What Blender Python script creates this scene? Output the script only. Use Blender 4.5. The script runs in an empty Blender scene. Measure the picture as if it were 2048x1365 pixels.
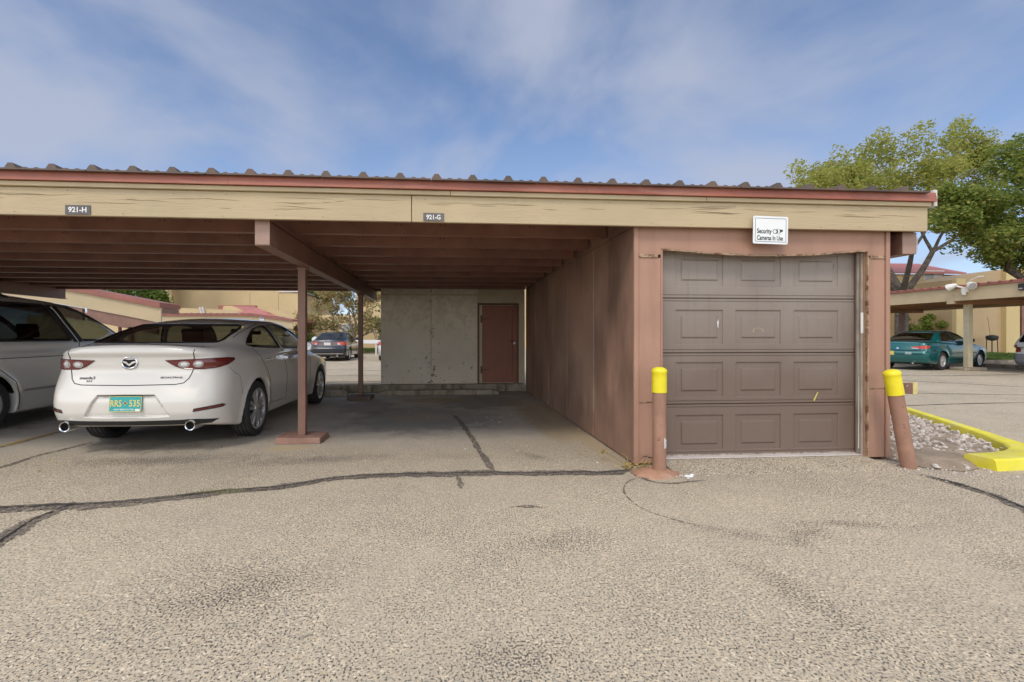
import bpy, bmesh, math, random
import numpy as np
from mathutils import Vector, Matrix
from mathutils.geometry import delaunay_2d_cdt

SC = bpy.context.scene
COL = SC.collection
R = math.radians
rng = random.Random(11)
nrng = np.random.default_rng(5)

# ------------------------------------------------------------------ camera
cam_d = bpy.data.cameras.new('camera'); cam = bpy.data.objects.new('camera', cam_d); COL.objects.link(cam)
cam.location = (0, 0, 1.2); cam.rotation_euler = (R(90), 0, R(-4.56))
cam_d.sensor_width = 36; cam_d.lens = 16.875; cam_d.shift_x = 0.02803; cam_d.shift_y = -0.0056
cam_d.clip_end = 2000; cam_d.clip_start = 0.05
SC.camera = cam

# ------------------------------------------------------------------ sky, sun, exposure
SUN_V = Vector((-0.42, -1.0, 1.36)).normalized()          # towards the sun
SUN_EL = math.asin(SUN_V.z); SUN_AZ = math.atan2(SUN_V.x, SUN_V.y)
world = bpy.data.worlds.new('World'); SC.world = world; world.use_nodes = True
wn, wl = world.node_tree.nodes, world.node_tree.links
wn.clear()
w_out = wn.new('ShaderNodeOutputWorld'); w_bg = wn.new('ShaderNodeBackground'); w_bg.inputs['Strength'].default_value = 0.12
sky = wn.new('ShaderNodeTexSky'); sky.sky_type = 'NISHITA'; sky.sun_disc = False
sky.sun_elevation = SUN_EL; sky.sun_rotation = SUN_AZ; sky.altitude = 2000; sky.air_density = 1.0; sky.dust_density = 0.3; sky.ozone_density = 3.0
tc = wn.new('ShaderNodeTexCoord')
sep = wn.new('ShaderNodeSeparateXYZ'); wl.new(tc.outputs['Generated'], sep.inputs[0])
zz = wn.new('ShaderNodeMath'); zz.operation = 'MAXIMUM'; zz.inputs[1].default_value = 0.0; wl.new(sep.outputs['Z'], zz.inputs[0])
za = wn.new('ShaderNodeMath'); za.operation = 'ADD'; za.inputs[1].default_value = 0.22; wl.new(zz.outputs[0], za.inputs[0])
dv = wn.new('ShaderNodeVectorMath'); dv.operation = 'DIVIDE'
cmb = wn.new('ShaderNodeCombineXYZ'); cmb.inputs[2].default_value = 1.0
wl.new(za.outputs[0], cmb.inputs[0]); wl.new(za.outputs[0], cmb.inputs[1])
wl.new(tc.outputs['Generated'], dv.inputs[0]); wl.new(cmb.outputs[0], dv.inputs[1])
mp = wn.new('ShaderNodeMapping'); mp.inputs['Location'].default_value = (3.55, 7.2, 0.0); mp.inputs['Scale'].default_value = (1.0, 0.75, 0.0)
mp.inputs['Rotation'].default_value = (0, 0, R(-32))
wl.new(dv.outputs[0], mp.inputs[0])
cn = wn.new('ShaderNodeTexNoise'); cn.inputs['Scale'].default_value = 1.25; cn.inputs['Detail'].default_value = 7; cn.inputs['Roughness'].default_value = 0.5
cn.inputs['Distortion'].default_value = 0.35
wl.new(mp.outputs[0], cn.inputs['Vector'])
cr = wn.new('ShaderNodeValToRGB'); cr.color_ramp.elements[0].position = 0.39; cr.color_ramp.elements[1].position = 0.67
cr.color_ramp.elements[0].color = (0.0, 0.0, 0.0, 1); cr.color_ramp.elements[1].color = (0.85, 0.85, 0.85, 1)
cr.color_ramp.interpolation = 'EASE'
wl.new(cn.outputs['Fac'], cr.inputs[0])
# thin veil gathering towards the horizon
hz = wn.new('ShaderNodeMapRange'); hz.inputs['From Min'].default_value = 0.06; hz.inputs['From Max'].default_value = 0.50
hz.inputs['To Min'].default_value = 0.50; hz.inputs['To Max'].default_value = 0.0
wl.new(zz.outputs[0], hz.inputs['Value'])
mx = wn.new('ShaderNodeMath'); mx.operation = 'MAXIMUM'; wl.new(cr.outputs[0], mx.inputs[0]); wl.new(hz.outputs[0], mx.inputs[1])
mixc = wn.new('ShaderNodeMix'); mixc.data_type = 'RGBA'
wl.new(mx.outputs[0], mixc.inputs['Factor']); wl.new(sky.outputs[0], mixc.inputs['A']); 
# cloud on the unseen sun's side made brighter, as added fill for the carport
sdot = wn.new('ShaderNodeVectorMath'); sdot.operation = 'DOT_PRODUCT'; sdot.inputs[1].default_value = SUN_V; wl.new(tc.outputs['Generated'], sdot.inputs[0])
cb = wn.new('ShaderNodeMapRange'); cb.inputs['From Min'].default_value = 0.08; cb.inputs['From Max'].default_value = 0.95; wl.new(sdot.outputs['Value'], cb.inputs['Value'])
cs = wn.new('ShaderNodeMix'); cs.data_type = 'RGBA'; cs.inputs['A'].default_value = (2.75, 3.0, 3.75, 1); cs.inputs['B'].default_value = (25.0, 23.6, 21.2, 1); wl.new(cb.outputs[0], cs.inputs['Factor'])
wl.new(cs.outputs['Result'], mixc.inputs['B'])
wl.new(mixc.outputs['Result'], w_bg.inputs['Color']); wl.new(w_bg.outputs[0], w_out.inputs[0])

sun_d = bpy.data.lights.new('sun', 'SUN'); sun_o = bpy.data.objects.new('sun', sun_d); COL.objects.link(sun_o)
sun_d.energy = 1.05; sun_d.angle = R(15); sun_d.color = (1.0, 0.90, 0.76)
sun_o.rotation_euler = SUN_V.to_track_quat('Z', 'Y').to_euler(); sun_o.location = (0, 0, 40)
SC.view_settings.view_transform = 'Standard'; SC.view_settings.look = 'None'; SC.view_settings.gamma = 1.0
SC.view_settings.exposure = 0.54
SC.view_settings.use_curve_mapping = False
SC.render.engine = 'CYCLES'
SC.cycles.max_bounces = 10; SC.cycles.diffuse_bounces = 8; SC.cycles.transparent_max_bounces = 12; SC.cycles.use_denoising = True
SC.cycles.caustics_reflective = False; SC.cycles.caustics_refractive = False; SC.cycles.sample_clamp_indirect = 6

# ------------------------------------------------------------------ helpers
ORG = {}
def link(o, parent=None):
    COL.objects.link(o)
    if parent is not None: o.parent = parent
    return o
def thing(name, label, cat, loc=(0, 0, 0), rz=0, group=None):
    o = bpy.data.objects.new(name, None); o.empty_display_size = 0.2
    link(o); o.location = loc; o.rotation_euler = (0, 0, rz)
    o['label'] = label; o['category'] = cat
    if group: o['group'] = group
    ORG[o.name] = Vector(loc)
    return o
def tag(o, label, cat, group=None):
    o['label'] = label; o['category'] = cat
    if group: o['group'] = group
    return o
def struct(o): o['kind'] = 'structure'; return o
def stuff(o): o['kind'] = 'stuff'; return o

class MB:
    def __init__(s): s.v = []; s.f = []; s.m = []
    def add(s, vs, fs, mi=0):
        b = len(s.v); s.v += [tuple(map(float, p)) for p in vs]; s.f += [tuple(b + i for i in f) for f in fs]; s.m += [mi] * len(fs)
        return s
    def box(s, x0, x1, y0, y1, z0, z1, mi=0):
        v = [(x0, y0, z0), (x1, y0, z0), (x1, y1, z0), (x0, y1, z0), (x0, y0, z1), (x1, y0, z1), (x1, y1, z1), (x0, y1, z1)]
        return s.add(v, [(0, 3, 2, 1), (4, 5, 6, 7), (0, 1, 5, 4), (1, 2, 6, 5), (2, 3, 7, 6), (3, 0, 4, 7)], mi)
    def prism(s, poly, axis, a, b, mi=0):
        n = len(poly)
        def P(p, t):
            return {'x': (t, p[0], p[1]), 'y': (p[0], t, p[1]), 'z': (p[0], p[1], t)}[axis]
        v = [P(p, a) for p in poly] + [P(p, b) for p in poly]
        f = [tuple(range(n - 1, -1, -1)), tuple(range(n, 2 * n))] + [(i, (i + 1) % n, n + (i + 1) % n, n + i) for i in range(n)]
        return s.add(v, f, mi)
    def tube(s, pts, rad, n=8, cap=True, mi=0):
        pts = [Vector(p) for p in pts]; m = len(pts)
        rads = rad if isinstance(rad, (list, tuple)) else [rad] * m
        vs = []; up0 = None
        for i, p in enumerate(pts):
            t = (pts[min(i + 1, m - 1)] - pts[max(i - 1, 0)])
            t = t.normalized() if t.length > 1e-9 else Vector((0, 0, 1))
            if up0 is None:
                up0 = Vector((0, 0, 1)) if abs(t.z) < .9 else Vector((1, 0, 0))
            a = up0 - t * up0.dot(t)
            a = a.normalized() if a.length > 1e-6 else t.orthogonal().normalized()
            up0 = a; b = t.cross(a)
            for k in range(n):
                th = 2 * math.pi * k / n
                vs.append(p + (a * math.cos(th) + b * math.sin(th)) * rads[i])
        fs = [(i * n + k, i * n + (k + 1) % n, (i + 1) * n + (k + 1) % n, (i + 1) * n + k) for i in range(m - 1) for k in range(n)]
        if cap: fs += [tuple(range(n - 1, -1, -1)), tuple((m - 1) * n + k for k in range(n))]
        return s.add(vs, fs, mi)
    def lathe(s, prof, n=32, axis='z', c=(0, 0, 0), mi=0, closed=False):
        vs = []; m = len(prof)
        for (r, h) in prof:
            for k in range(n):
                th = 2 * math.pi * k / n; a, b = r * math.cos(th), r * math.sin(th)
                p = (a, b, h) if axis == 'z' else ((h, a, b) if axis == 'x' else (b, h, a))
                vs.append((p[0] + c[0], p[1] + c[1], p[2] + c[2]))
        fs = [(i * n + k, i * n + (k + 1) % n, (i + 1) * n + (k + 1) % n, (i + 1) * n + k) for i in range(m - 1) for k in range(n)]
        if not closed:
            fs += [tuple(range(n - 1, -1, -1)), tuple((m - 1) * n + k for k in range(n))]
        return s.add(vs, fs, mi)
    def mesh(s, name, mats, off=(0, 0, 0), smooth=False):
        me = bpy.data.meshes.new(name); o = Vector(off)
        me.from_pydata([(v[0] - o.x, v[1] - o.y, v[2] - o.z) for v in s.v], [], s.f)
        for m in (mats if isinstance(mats, (list, tuple)) else [mats]): me.materials.append(m)
        me.polygons.foreach_set('material_index', s.m)
        if smooth: me.polygons.foreach_set('use_smooth', [True] * len(s.f))
        me.validate(); me.update()
        return me
    def build(s, name, mats, parent=None, world=True, smooth=False, bevel=0, seg=2, angle=40):
        root = parent
        while root is not None and root.parent is not None: root = root.parent
        off = ORG.get(root.name, (0, 0, 0)) if (root is not None and world) else (0, 0, 0)
        me = s.mesh(name, mats, off, smooth)
        if smooth: me.set_sharp_from_angle(angle=R(angle))
        o = link(bpy.data.objects.new(name, me), parent)
        if bevel:
            b = o.modifiers.new('bevel', 'BEVEL'); b.width = bevel; b.segments = seg; b.limit_method = 'ANGLE'; b.angle_limit = R(35)
        return o

def boxo(name, mat, parent, *b, bevel=0.004, world=True):
    return MB().box(*b).build(name, mat, parent, bevel=bevel, world=world)

def dup(root, loc, rz=None, label=None):
    r = root.copy(); COL.objects.link(r); r.location = loc
    if rz is not None: r.rotation_euler = (0, 0, rz)
    if label: r['label'] = label
    def rec(src, dst):
        for ch in list(src.children):
            c = ch.copy(); COL.objects.link(c); c.parent = dst; rec(ch, c)
    rec(root, r)
    return r

def text_obj(s, name, mat, parent, size, mtx, sx=1.0, ext=0.0006, bold=0.0, align='CENTER'):
    cu = bpy.data.curves.new(name, 'FONT'); cu.body = s; cu.size = size; cu.align_x = align; cu.align_y = 'CENTER'
    cu.extrude = ext; cu.resolution_u = 3; cu.offset = bold
    t = bpy.data.objects.new('tmp', cu); COL.objects.link(t)
    dg = bpy.context.evaluated_depsgraph_get(); dg.update()
    me = bpy.data.meshes.new_from_object(t.evaluated_get(dg)); bpy.data.objects.remove(t)
    me.transform(mtx @ Matrix.Diagonal((sx, 1, 1, 1))); me.name = name
    me.materials.clear(); me.materials.append(mat)
    return link(bpy.data.objects.new(name, me), parent)
def text_fit(s, name, mat, parent, x0, x1, zb, cap, y, bold=.02):
    """lettering of a given width and capital height, facing -Y in the parent's axes"""
    o = text_obj(s, name, mat, parent, 1.0, Matrix.Identity(4), 1.0, ext=0, bold=bold, align='LEFT'); me = o.data
    co = np.empty(len(me.vertices) * 3, np.float32); me.vertices.foreach_get('co', co); co = co.reshape(-1, 3); lo, hi = co.min(0), co.max(0)
    base = -0.5 * 0 + lo[1] if not any(c in 'ygpqj,' for c in s) else lo[1] + .21
    k = cap / (hi[1] - base); out = np.stack([x0 + (co[:, 0] - lo[0]) * (x1 - x0) / (hi[0] - lo[0]), np.full(len(co), y), zb + (co[:, 1] - base) * k], 1)
    me.vertices.foreach_set('co', out.astype(np.float32).ravel()); me.update(); return o
FACE_NY = Matrix.Rotation(R(90), 4, 'X')     # text that faces -Y

# ------------------------------------------------------------------ materials
def nd(nt, t, **kw):
    n = nt.nodes.new(t)
    for k, v in kw.items():
        if k in n.inputs: n.inputs[k].default_value = v
        else: setattr(n, k, v)
    return n
def ramp(nt, fac, stops, interp='LINEAR'):
    r = nt.nodes.new('ShaderNodeValToRGB'); e = r.color_ramp.elements; r.color_ramp.interpolation = interp
    while len(e) < len(stops): e.new(0.5)
    for i, (p, c) in enumerate(stops):
        e[i].position = p; e[i].color = (c, c, c, 1) if isinstance(c, (int, float)) else (*c, 1)
    nt.links.new(fac, r.inputs[0]); return r.outputs[0]
def noise(nt, vec, scale, detail=4, rough=.55, dist=0.0):
    n = nd(nt, 'ShaderNodeTexNoise', Scale=scale, Detail=detail, Roughness=rough, Distortion=dist)
    nt.links.new(vec, n.inputs['Vector']); return n.outputs['Fac']
def mixrgb(nt, fac, a, b, mode='MIX'):
    m = nt.nodes.new('ShaderNodeMix'); m.data_type = 'RGBA'; m.blend_type = mode
    for s, v in (('Factor', fac), ('A', a), ('B', b)):
        if isinstance(v, bpy.types.NodeSocket): nt.links.new(v, m.inputs[s])
        elif s == 'Factor': m.inputs[s].default_value = v
        else: m.inputs[s].default_value = (*v, 1) if len(v) == 3 else v
    return m.outputs['Result']
def math_n(nt, op, a, b=0.0):
    m = nt.nodes.new('ShaderNodeMath'); m.operation = op
    for i, v in enumerate((a, b)):
        if isinstance(v, bpy.types.NodeSocket): nt.links.new(v, m.inputs[i])
        else: m.inputs[i].default_value = v
    return m.outputs[0]
def base_mat(name):
    m = bpy.data.materials.new(name); m.use_nodes = True; nt = m.node_tree; nt.nodes.clear()
    o = nt.nodes.new('ShaderNodeOutputMaterial'); b = nt.nodes.new('ShaderNodeBsdfPrincipled')
    nt.links.new(b.outputs[0], o.inputs[0]); return m, nt, b
def scaled(nt, vec, sc):
    m = nt.nodes.new('ShaderNodeMapping'); m.inputs['Scale'].default_value = sc; nt.links.new(vec, m.inputs[0]); return m.outputs[0]

def paint(name, col, rough=.6, var=.18, scale=2.5, fine=70, bump=.12, bdist=.004, streak=None, chips=None, blot=None, metal=0.0, coat=0.0, local=False, grain=None, spec=.5):
    """streak=(colour, amount, (sx,sy,sz), lo, hi)  chips=(colour, scale, lo, hi)  blot=(colour, scale, lo, hi, amount)"""
    m, nt, b = base_mat(name)
    g = nt.nodes.new('ShaderNodeTexCoord').outputs['Object'] if local else nt.nodes.new('ShaderNodeNewGeometry').outputs['Position']
    n1 = noise(nt, g, scale, 6)
    c = ramp(nt, n1, [(.3, tuple(x * (1 - var) for x in col)), (.7, tuple(min(1, x * (1 + var)) for x in col))])
    if blot:
        f = ramp(nt, noise(nt, g, blot[1], 7, .6, .3), [(blot[2], 0.0), (blot[3], blot[4])]); c = mixrgb(nt, f, c, blot[0])
    if streak:
        f = ramp(nt, noise(nt, scaled(nt, g, streak[2]), 1.0, 6, .6), [(streak[3], 0.0), (streak[4], streak[1])]); c = mixrgb(nt, f, c, streak[0])
    h = noise(nt, g, fine, 3)
    if grain:
        gr = noise(nt, scaled(nt, g, grain[0]), 1.0, 5, .65, grain[2] if len(grain) > 2 else 0.0)
        h = math_n(nt, 'ADD', math_n(nt, 'MULTIPLY', h, .35), math_n(nt, 'MULTIPLY', ramp(nt, gr, [(.40, 0.0), (.50, 1.0)]), grain[1]))
    if chips:
        f = ramp(nt, noise(nt, g, chips[1], 8, .68), [(chips[2], 0.0), (chips[3], 1.0)]); c = mixrgb(nt, f, c, chips[0])
        h = math_n(nt, 'SUBTRACT', h, f)
    bp = nd(nt, 'ShaderNodeBump', Strength=bump, Distance=bdist); nt.links.new(h, bp.inputs['Height'])
    nt.links.new(c, b.inputs['Base Color']); nt.links.new(bp.outputs[0], b.inputs['Normal'])
    rr = ramp(nt, n1, [(.3, max(.03, rough - .06)), (.7, min(1, rough + .06))]); nt.links.new(rr, b.inputs['Roughness'])
    b.inputs['Metallic'].default_value = metal; b.inputs['Coat Weight'].default_value = coat; b.inputs['Coat Roughness'].default_value = .04
    b.inputs['Specular IOR Level'].default_value = spec
    return m
def plain(name, col, rough=.5, metal=0.0, coat=0.0, spec=.5, emit=None):
    m, nt, b = base_mat(name)
    b.inputs['Base Color'].default_value = (*col, 1); b.inputs['Roughness'].default_value = rough; b.inputs['Metallic'].default_value = metal
    b.inputs['Coat Weight'].default_value = coat; b.inputs['Coat Roughness'].default_value = .05; b.inputs['Specular IOR Level'].default_value = spec
    return m
def glass(name, tint, rough=0.02):
    m = bpy.data.materials.new(name); m.use_nodes = True; nt = m.node_tree; nt.nodes.clear()
    o = nt.nodes.new('ShaderNodeOutputMaterial'); mx = nt.nodes.new('ShaderNodeMixShader')
    t = nd(nt, 'ShaderNodeBsdfTransparent'); t.inputs[0].default_value = (*tint, 1)
    g = nd(nt, 'ShaderNodeBsdfGlossy', Roughness=rough)
    lw = nd(nt, 'ShaderNodeLayerWeight', Blend=0.5); p5 = math_n(nt, 'POWER', lw.outputs['Facing'], 4.0); fr = math_n(nt, 'ADD', math_n(nt, 'MULTIPLY', p5, .88), .085)
    nt.links.new(fr, mx.inputs[0]); nt.links.new(t.outputs[0], mx.inputs[1]); nt.links.new(g.outputs[0], mx.inputs[2])
    nt.links.new(mx.outputs[0], o.inputs[0]); return m

TAN = (0.48, 0.385, 0.24)
m_fascia = paint('tan_fascia_paint', TAN, .65, .08, 1.5, 90, .35, .004, grain=((2.2, 20, 34), .8, 1.6), chips=((.10, .075, .05), 5.0, .74, .76))
m_trim = paint('tan_trim_paint', (0.50, 0.41, 0.26), .65, .1, 2, 90, .2, chips=((.12, .09, .06), 6, .72, .74))
m_red = paint('red_drip_edge', (0.30, 0.098, 0.064), .45, .16, 3.0, 30, .15, .01, streak=((.50, .25, .18), .5, (1.2, 8, 8), .5, .75))
m_roof = paint('brown_roof_metal', (0.105, 0.075, 0.058), .55, .25, 3, 40, .15, .004, blot=((.20, .10, .07), 1.5, .5, .75, .6))
m_brown = paint('brown_steel_paint', (0.225, 0.12, 0.088), .5, .16, 3.0, 60, .15, streak=((.30, .16, .11), .5, (9, 9, .8), .5, .75), blot=((.10, .05, .035), 1.3, .5, .8, .5))
m_beamend = paint('pale_brown_steel', (0.36, 0.235, 0.185), .55, .10, 5, 60, .1)  # paler brown for the beam end caps
m_purlin = paint('dark_brown_purlin_paint', (0.26, 0.128, 0.092), .5, .2, 3.0, 60, .12, blot=((.15, .075, .056), 2.0, .48, .75, .7))
m_deck = paint('roof_underside_paint', (0.17, 0.085, 0.064), .6, .2, 2)
m_sidewall = paint('brown_panel_paint', (0.34, 0.205, 0.148), .6, .22, 1.3, 50, .2, .004, streak=((.14, .080, .057), .80, (1.3, 1.3, .55), .44, .66), blot=((.46, .30, .215), .55, .48, .68, .75))
m_front = paint('pink_brown_garage_paint', (0.385, 0.222, 0.157), .62, .13, 1.6, 55, .22, .004, streak=((.26, .14, .095), .6, (6, 6, .5), .5, .75), chips=((.20, .12, .085), 9, .73, .76))
m_wood = paint('bare_weathered_wood', (0.40, 0.28, 0.18), .8, .3, 12, 60, .6, .006, grain=((6, 60, 60), 1.0, .4), chips=((.2, .1, .06), 14, .52, .58))
def door_mat():
    m, nt, b = base_mat('grey_brown_door_paint')
    g = nt.nodes.new('ShaderNodeNewGeometry').outputs['Position']
    sp = nt.nodes.new('ShaderNodeSeparateXYZ'); nt.links.new(g, sp.inputs[0])
    n1 = noise(nt, g, 1.4, 6); zf = math_n(nt, 'ADD', sp.outputs['Z'], math_n(nt, 'MULTIPLY', n1, .9))
    c = ramp(nt, math_n(nt, 'MULTIPLY', zf, .36), [(.42, (.165, .118, .092)), (.78, (.275, .235, .205))])
    st = ramp(nt, noise(nt, scaled(nt, g, (16, 1, .9)), 1.0, 6, .65), [(.55, 0.0), (.75, .35)])
    c = mixrgb(nt, st, c, (.14, .10, .08))
    ch = ramp(nt, noise(nt, g, 7.0, 8, .7), [(.775, 0.0), (.785, 1.0)]); c = mixrgb(nt, ch, c, (.55, .5, .42))
    ch2 = ramp(nt, noise(nt, scaled(nt, g, (22, 1, 5)), 1.0, 7, .7), [(.66, 0.0), (.70, .6)]); c = mixrgb(nt, ch2, c, (.12, .085, .07))
    bp = nd(nt, 'ShaderNodeBump', Strength=.15, Distance=.003); nt.links.new(noise(nt, scaled(nt, g, (40, 40, 200)), 1.0, 3), bp.inputs['Height'])
    nt.links.new(c, b.inputs['Base Color']); nt.links.new(bp.outputs[0], b.inputs['Normal']); b.inputs['Roughness'].default_value = .55
    return m
m_door = door_mat()
m_jamb = paint('grey_door_track', (0.36, 0.32, 0.27), .5, .3, 6, 60, .2, streak=((.15, .10, .07), .8, (20, 20, 1), .45, .65))
m_yellow = paint('yellow_bollard_plastic', (0.82, 0.70, 0.02), .4, .06, 4, 60, .06, blot=((.60, .48, .06), 6, .52, .78, .6), chips=((.30, .24, .10), 26, .71, .73))
m_bollard = paint('brown_bollard_pipe', (0.33, 0.18, 0.125), .6, .2, 5, 60, .3, .004, chips=((.18, .09, .06), 14, .62, .68), blot=((.45, .26, .17), 4, .5, .75, .6))
m_padconc = paint('brown_painted_concrete_pad', (0.40, 0.22, 0.14), .8, .25, 8, 60, .5, .01, blot=((.45, .38, .30), 6, .5, .7, .8))
m_white = plain('white_label', (.75, .75, .74), .5)
m_signwhite = paint('white_sign_face', (.80, .82, .82), .4, .04, 6, 40, .03)
m_ink = plain('dark_ink', (.045, .055, .06), .5)
m_bluegrey = plain('grey_blue_ink', (.18, .23, .30), .5)
m_plaque = paint('grey_plaque', (.105, .095, .095), .5, .2, 14, 60, .1, blot=((.26, .22, .21), 9, .5, .75, .6))
m_conc = paint('weathered_concrete', (0.36, 0.31, 0.24), .85, .25, 3.5, 50, .5, .008, streak=((.09, .075, .055), .8, (7, 7, 2.0), .48, .68), blot=((.46, .42, .35), 2, .5, .7, .6))
m_baseconc = paint('brown_painted_base_block', (0.27, 0.155, 0.115), .8, .22, 6, 50, .5, .008, blot=((.40, .29, .24), 7, .5, .75, .7))
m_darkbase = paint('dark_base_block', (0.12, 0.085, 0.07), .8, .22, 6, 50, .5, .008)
m_shedwhite = None
def shed_mat():
    m, nt, b = base_mat('peeling_cream_paint')
    g = nt.nodes.new('ShaderNodeNewGeometry').outputs['Position']
    sp = nt.nodes.new('ShaderNodeSeparateXYZ'); nt.links.new(g, sp.inputs[0])
    c = ramp(nt, noise(nt, g, 1.2, 6), [(.3, (.74, .66, .52)), (.7, (.86, .79, .66))])
    # greenish peeled film in a band under the eave
    zb = ramp(nt, sp.outputs['Z'], [(0.0, 0.0), (1.0, 1.0)])
    zr = nd(nt, 'ShaderNodeMapRange'); zr.inputs['From Min'].default_value = 1.1; zr.inputs['From Max'].default_value = 1.6; nt.links.new(sp.outputs['Z'], zr.inputs['Value'])
    f1 = ramp(nt, math_n(nt, 'ADD', noise(nt, g, 5.5, 10, .78), math_n(nt, 'MULTIPLY', zr.outputs[0], .10)), [(.585, 0.0), (.62, .45)])
    c = mixrgb(nt, f1, c, (.55, .49, .36))
    f1b = ramp(nt, noise(nt, g, 13, 8, .7), [(.56, 0.0), (.60, .8)]); f1b = math_n(nt, 'MULTIPLY', f1b, f1); c = mixrgb(nt, f1b, c, (.76, .72, .62))
    # chips, thicker low down and along the joint
    jx = math_n(nt, 'ABSOLUTE', math_n(nt, 'ADD', sp.outputs['X'], .30))
    jf = nd(nt, 'ShaderNodeMapRange'); jf.inputs['From Min'].default_value = .02; jf.inputs['From Max'].default_value = .16; jf.inputs['To Min'].default_value = .085; jf.inputs['To Max'].default_value = 0.0
    nt.links.new(jx, jf.inputs['Value'])
    lo = nd(nt, 'ShaderNodeMapRange'); lo.inputs['From Min'].default_value = .15; lo.inputs['From Max'].default_value = 1.1; lo.inputs['To Min'].default_value = .055; lo.inputs['To Max'].default_value = 0.0
    nt.links.new(sp.outputs['Z'], lo.inputs['Value'])
    s = math_n(nt, 'ADD', noise(nt, g, 11.0, 10, .75), math_n(nt, 'ADD', jf.outputs[0], lo.outputs[0]))
    f2 = ramp(nt, s, [(.650, 0.0), (.675, 1.0)]); c = mixrgb(nt, f2, c, (.27, .21, .15))
    bp = nd(nt, 'ShaderNodeBump', Strength=.5, Distance=.004)
    nt.links.new(math_n(nt, 'SUBTRACT', math_n(nt, 'MULTIPLY', noise(nt, g, 40, 4), .3), math_n(nt, 'ADD', f2, f1b)), bp.inputs['Height'])
    nt.links.new(c, b.inputs['Base Color']); nt.links.new(bp.outputs[0], b.inputs['Normal']); b.inputs['Roughness'].default_value = .7
    return m
m_shed = shed_mat()
m_shedplain = paint('cream_trim_paint', (.60, .53, .37), .65, .1, 3)
m_reddoor = paint('red_brown_door_paint', (0.32, 0.12, 0.078), .5, .12, 2.0, 50, .1, streak=((.40, .18, .12), .35, (9, 9, .8), .5, .75))
m_doorframe = paint('dark_brown_frame_paint', (0.17, 0.08, 0.06), .55, .15, 4)
m_steel = plain('zinc_steel', (.55, .55, .53), .35, 1.0)

def asphalt(name, light, dark, mid, stone=100, patch=True, grey=None, scuffs=None):
    m, nt, b = base_mat(name)
    g = nt.nodes.new('ShaderNodeNewGeometry').outputs['Position']
    gp = nt.nodes.new('ShaderNodeVectorMath'); gp.operation = 'MULTIPLY_ADD'
    nj = nd(nt, 'ShaderNodeTexNoise', Scale=90.0, Detail=2.0); nt.links.new(g, nj.inputs['Vector'])
    nt.links.new(nj.outputs['Color'], gp.inputs[0]); gp.inputs[1].default_value = (.007, .007, 0); nt.links.new(g, gp.inputs[2])
    v = nd(nt, 'ShaderNodeTexVoronoi', Scale=float(stone)); v.voronoi_dimensions = '2D'; nt.links.new(gp.outputs[0], v.inputs['Vector'])
    ve = nd(nt, 'ShaderNodeTexVoronoi', Scale=float(stone) * 1.7); ve.voronoi_dimensions = '2D'; nt.links.new(gp.outputs[0], ve.inputs['Vector'])
    big = noise(nt, g, .55, 6, .6); med = noise(nt, g, 3.2, 5, .6); fin = noise(nt, g, 38, 3, .6)
    hs = nt.nodes.new('ShaderNodeSeparateColor'); nt.links.new(v.outputs['Color'], hs.inputs[0])
    c = ramp(nt, hs.outputs[0], [(0.0, mid), (.30, tuple(.55 * a + .45 * d for a, d in zip(light, mid))), (.62, light), (.93, tuple(min(1, x * 1.16) for x in light)), (1.0, tuple(min(1, x * 1.5) for x in light))])
    c = mixrgb(nt, ramp(nt, hs.outputs[1], [(.80, 0.0), (.95, .35)]), c, (light[0] * 1.1, light[1] * .92, light[2] * .7))
    # worn-out pits between the stones show the bitumen
    pit = math_n(nt, 'ADD', noise(nt, scaled(nt, g, (1, .8, 1)), stone * 1.05, 1.5, .6), math_n(nt, 'ADD', math_n(nt, 'MULTIPLY', math_n(nt, 'SUBTRACT', med, .5), .12), math_n(nt, 'MULTIPLY', math_n(nt, 'SUBTRACT', big, .5), .16)))
    if scuffs:
        for (x, y, rx, ry, rot, amt) in scuffs:
            mp = nt.nodes.new('ShaderNodeMapping'); mp.vector_type = 'TEXTURE'; mp.inputs['Location'].default_value = (x, y, 0); mp.inputs['Scale'].default_value = (rx, ry, 1); mp.inputs['Rotation'].default_value = (0, 0, R(rot)); nt.links.new(g, mp.inputs[0])
            l = nt.nodes.new('ShaderNodeVectorMath'); l.operation = 'LENGTH'; nt.links.new(mp.outputs[0], l.inputs[0])
            d = math_n(nt, 'ADD', l.outputs['Value'], math_n(nt, 'MULTIPLY', math_n(nt, 'SUBTRACT', noise(nt, g, 6.0, 8, .75), .5), 2.2))
            pit = math_n(nt, 'ADD', pit, ramp(nt, d, [(.1, amt), (1.0, 0.0)]))
    fg = ramp(nt, pit, [(.560, 0.0), (.605, 1.0)]); c = mixrgb(nt, fg, c, dark)
    wt = ramp(nt, noise(nt, g, stone * .9, 1, .5), [(.70, 0.0), (.74, .7)]); c = mixrgb(nt, wt, c, tuple(min(.8, x * 1.5) for x in light))
    # broad wear
    wr = ramp(nt, noise(nt, g, .8, 7, .65, .4), [(.50, 0.0), (.72, .55)]); c = mixrgb(nt, wr, c, mid)
    wr2 = ramp(nt, noise(nt, g, .33, 4, .55, .2), [(.40, 0.0), (.65, .30)]); c = mixrgb(nt, wr2, c, tuple(x * 1.12 for x in light))
    if grey: c = grey(nt, g, c)
    h = math_n(nt, 'SUBTRACT', math_n(nt, 'MULTIPLY', fin, .5), math_n(nt, 'ADD', math_n(nt, 'MULTIPLY', v.outputs['Distance'], .5), fg))
    bp = nd(nt, 'ShaderNodeBump', Strength=.45, Distance=.004); nt.links.new(h, bp.inputs['Height'])
    nt.links.new(c, b.inputs['Base Color']); nt.links.new(bp.outputs[0], b.inputs['Normal']); b.inputs['Roughness'].default_value = .88
    b.inputs['Specular IOR Level'].default_value = .3
    return m
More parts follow.
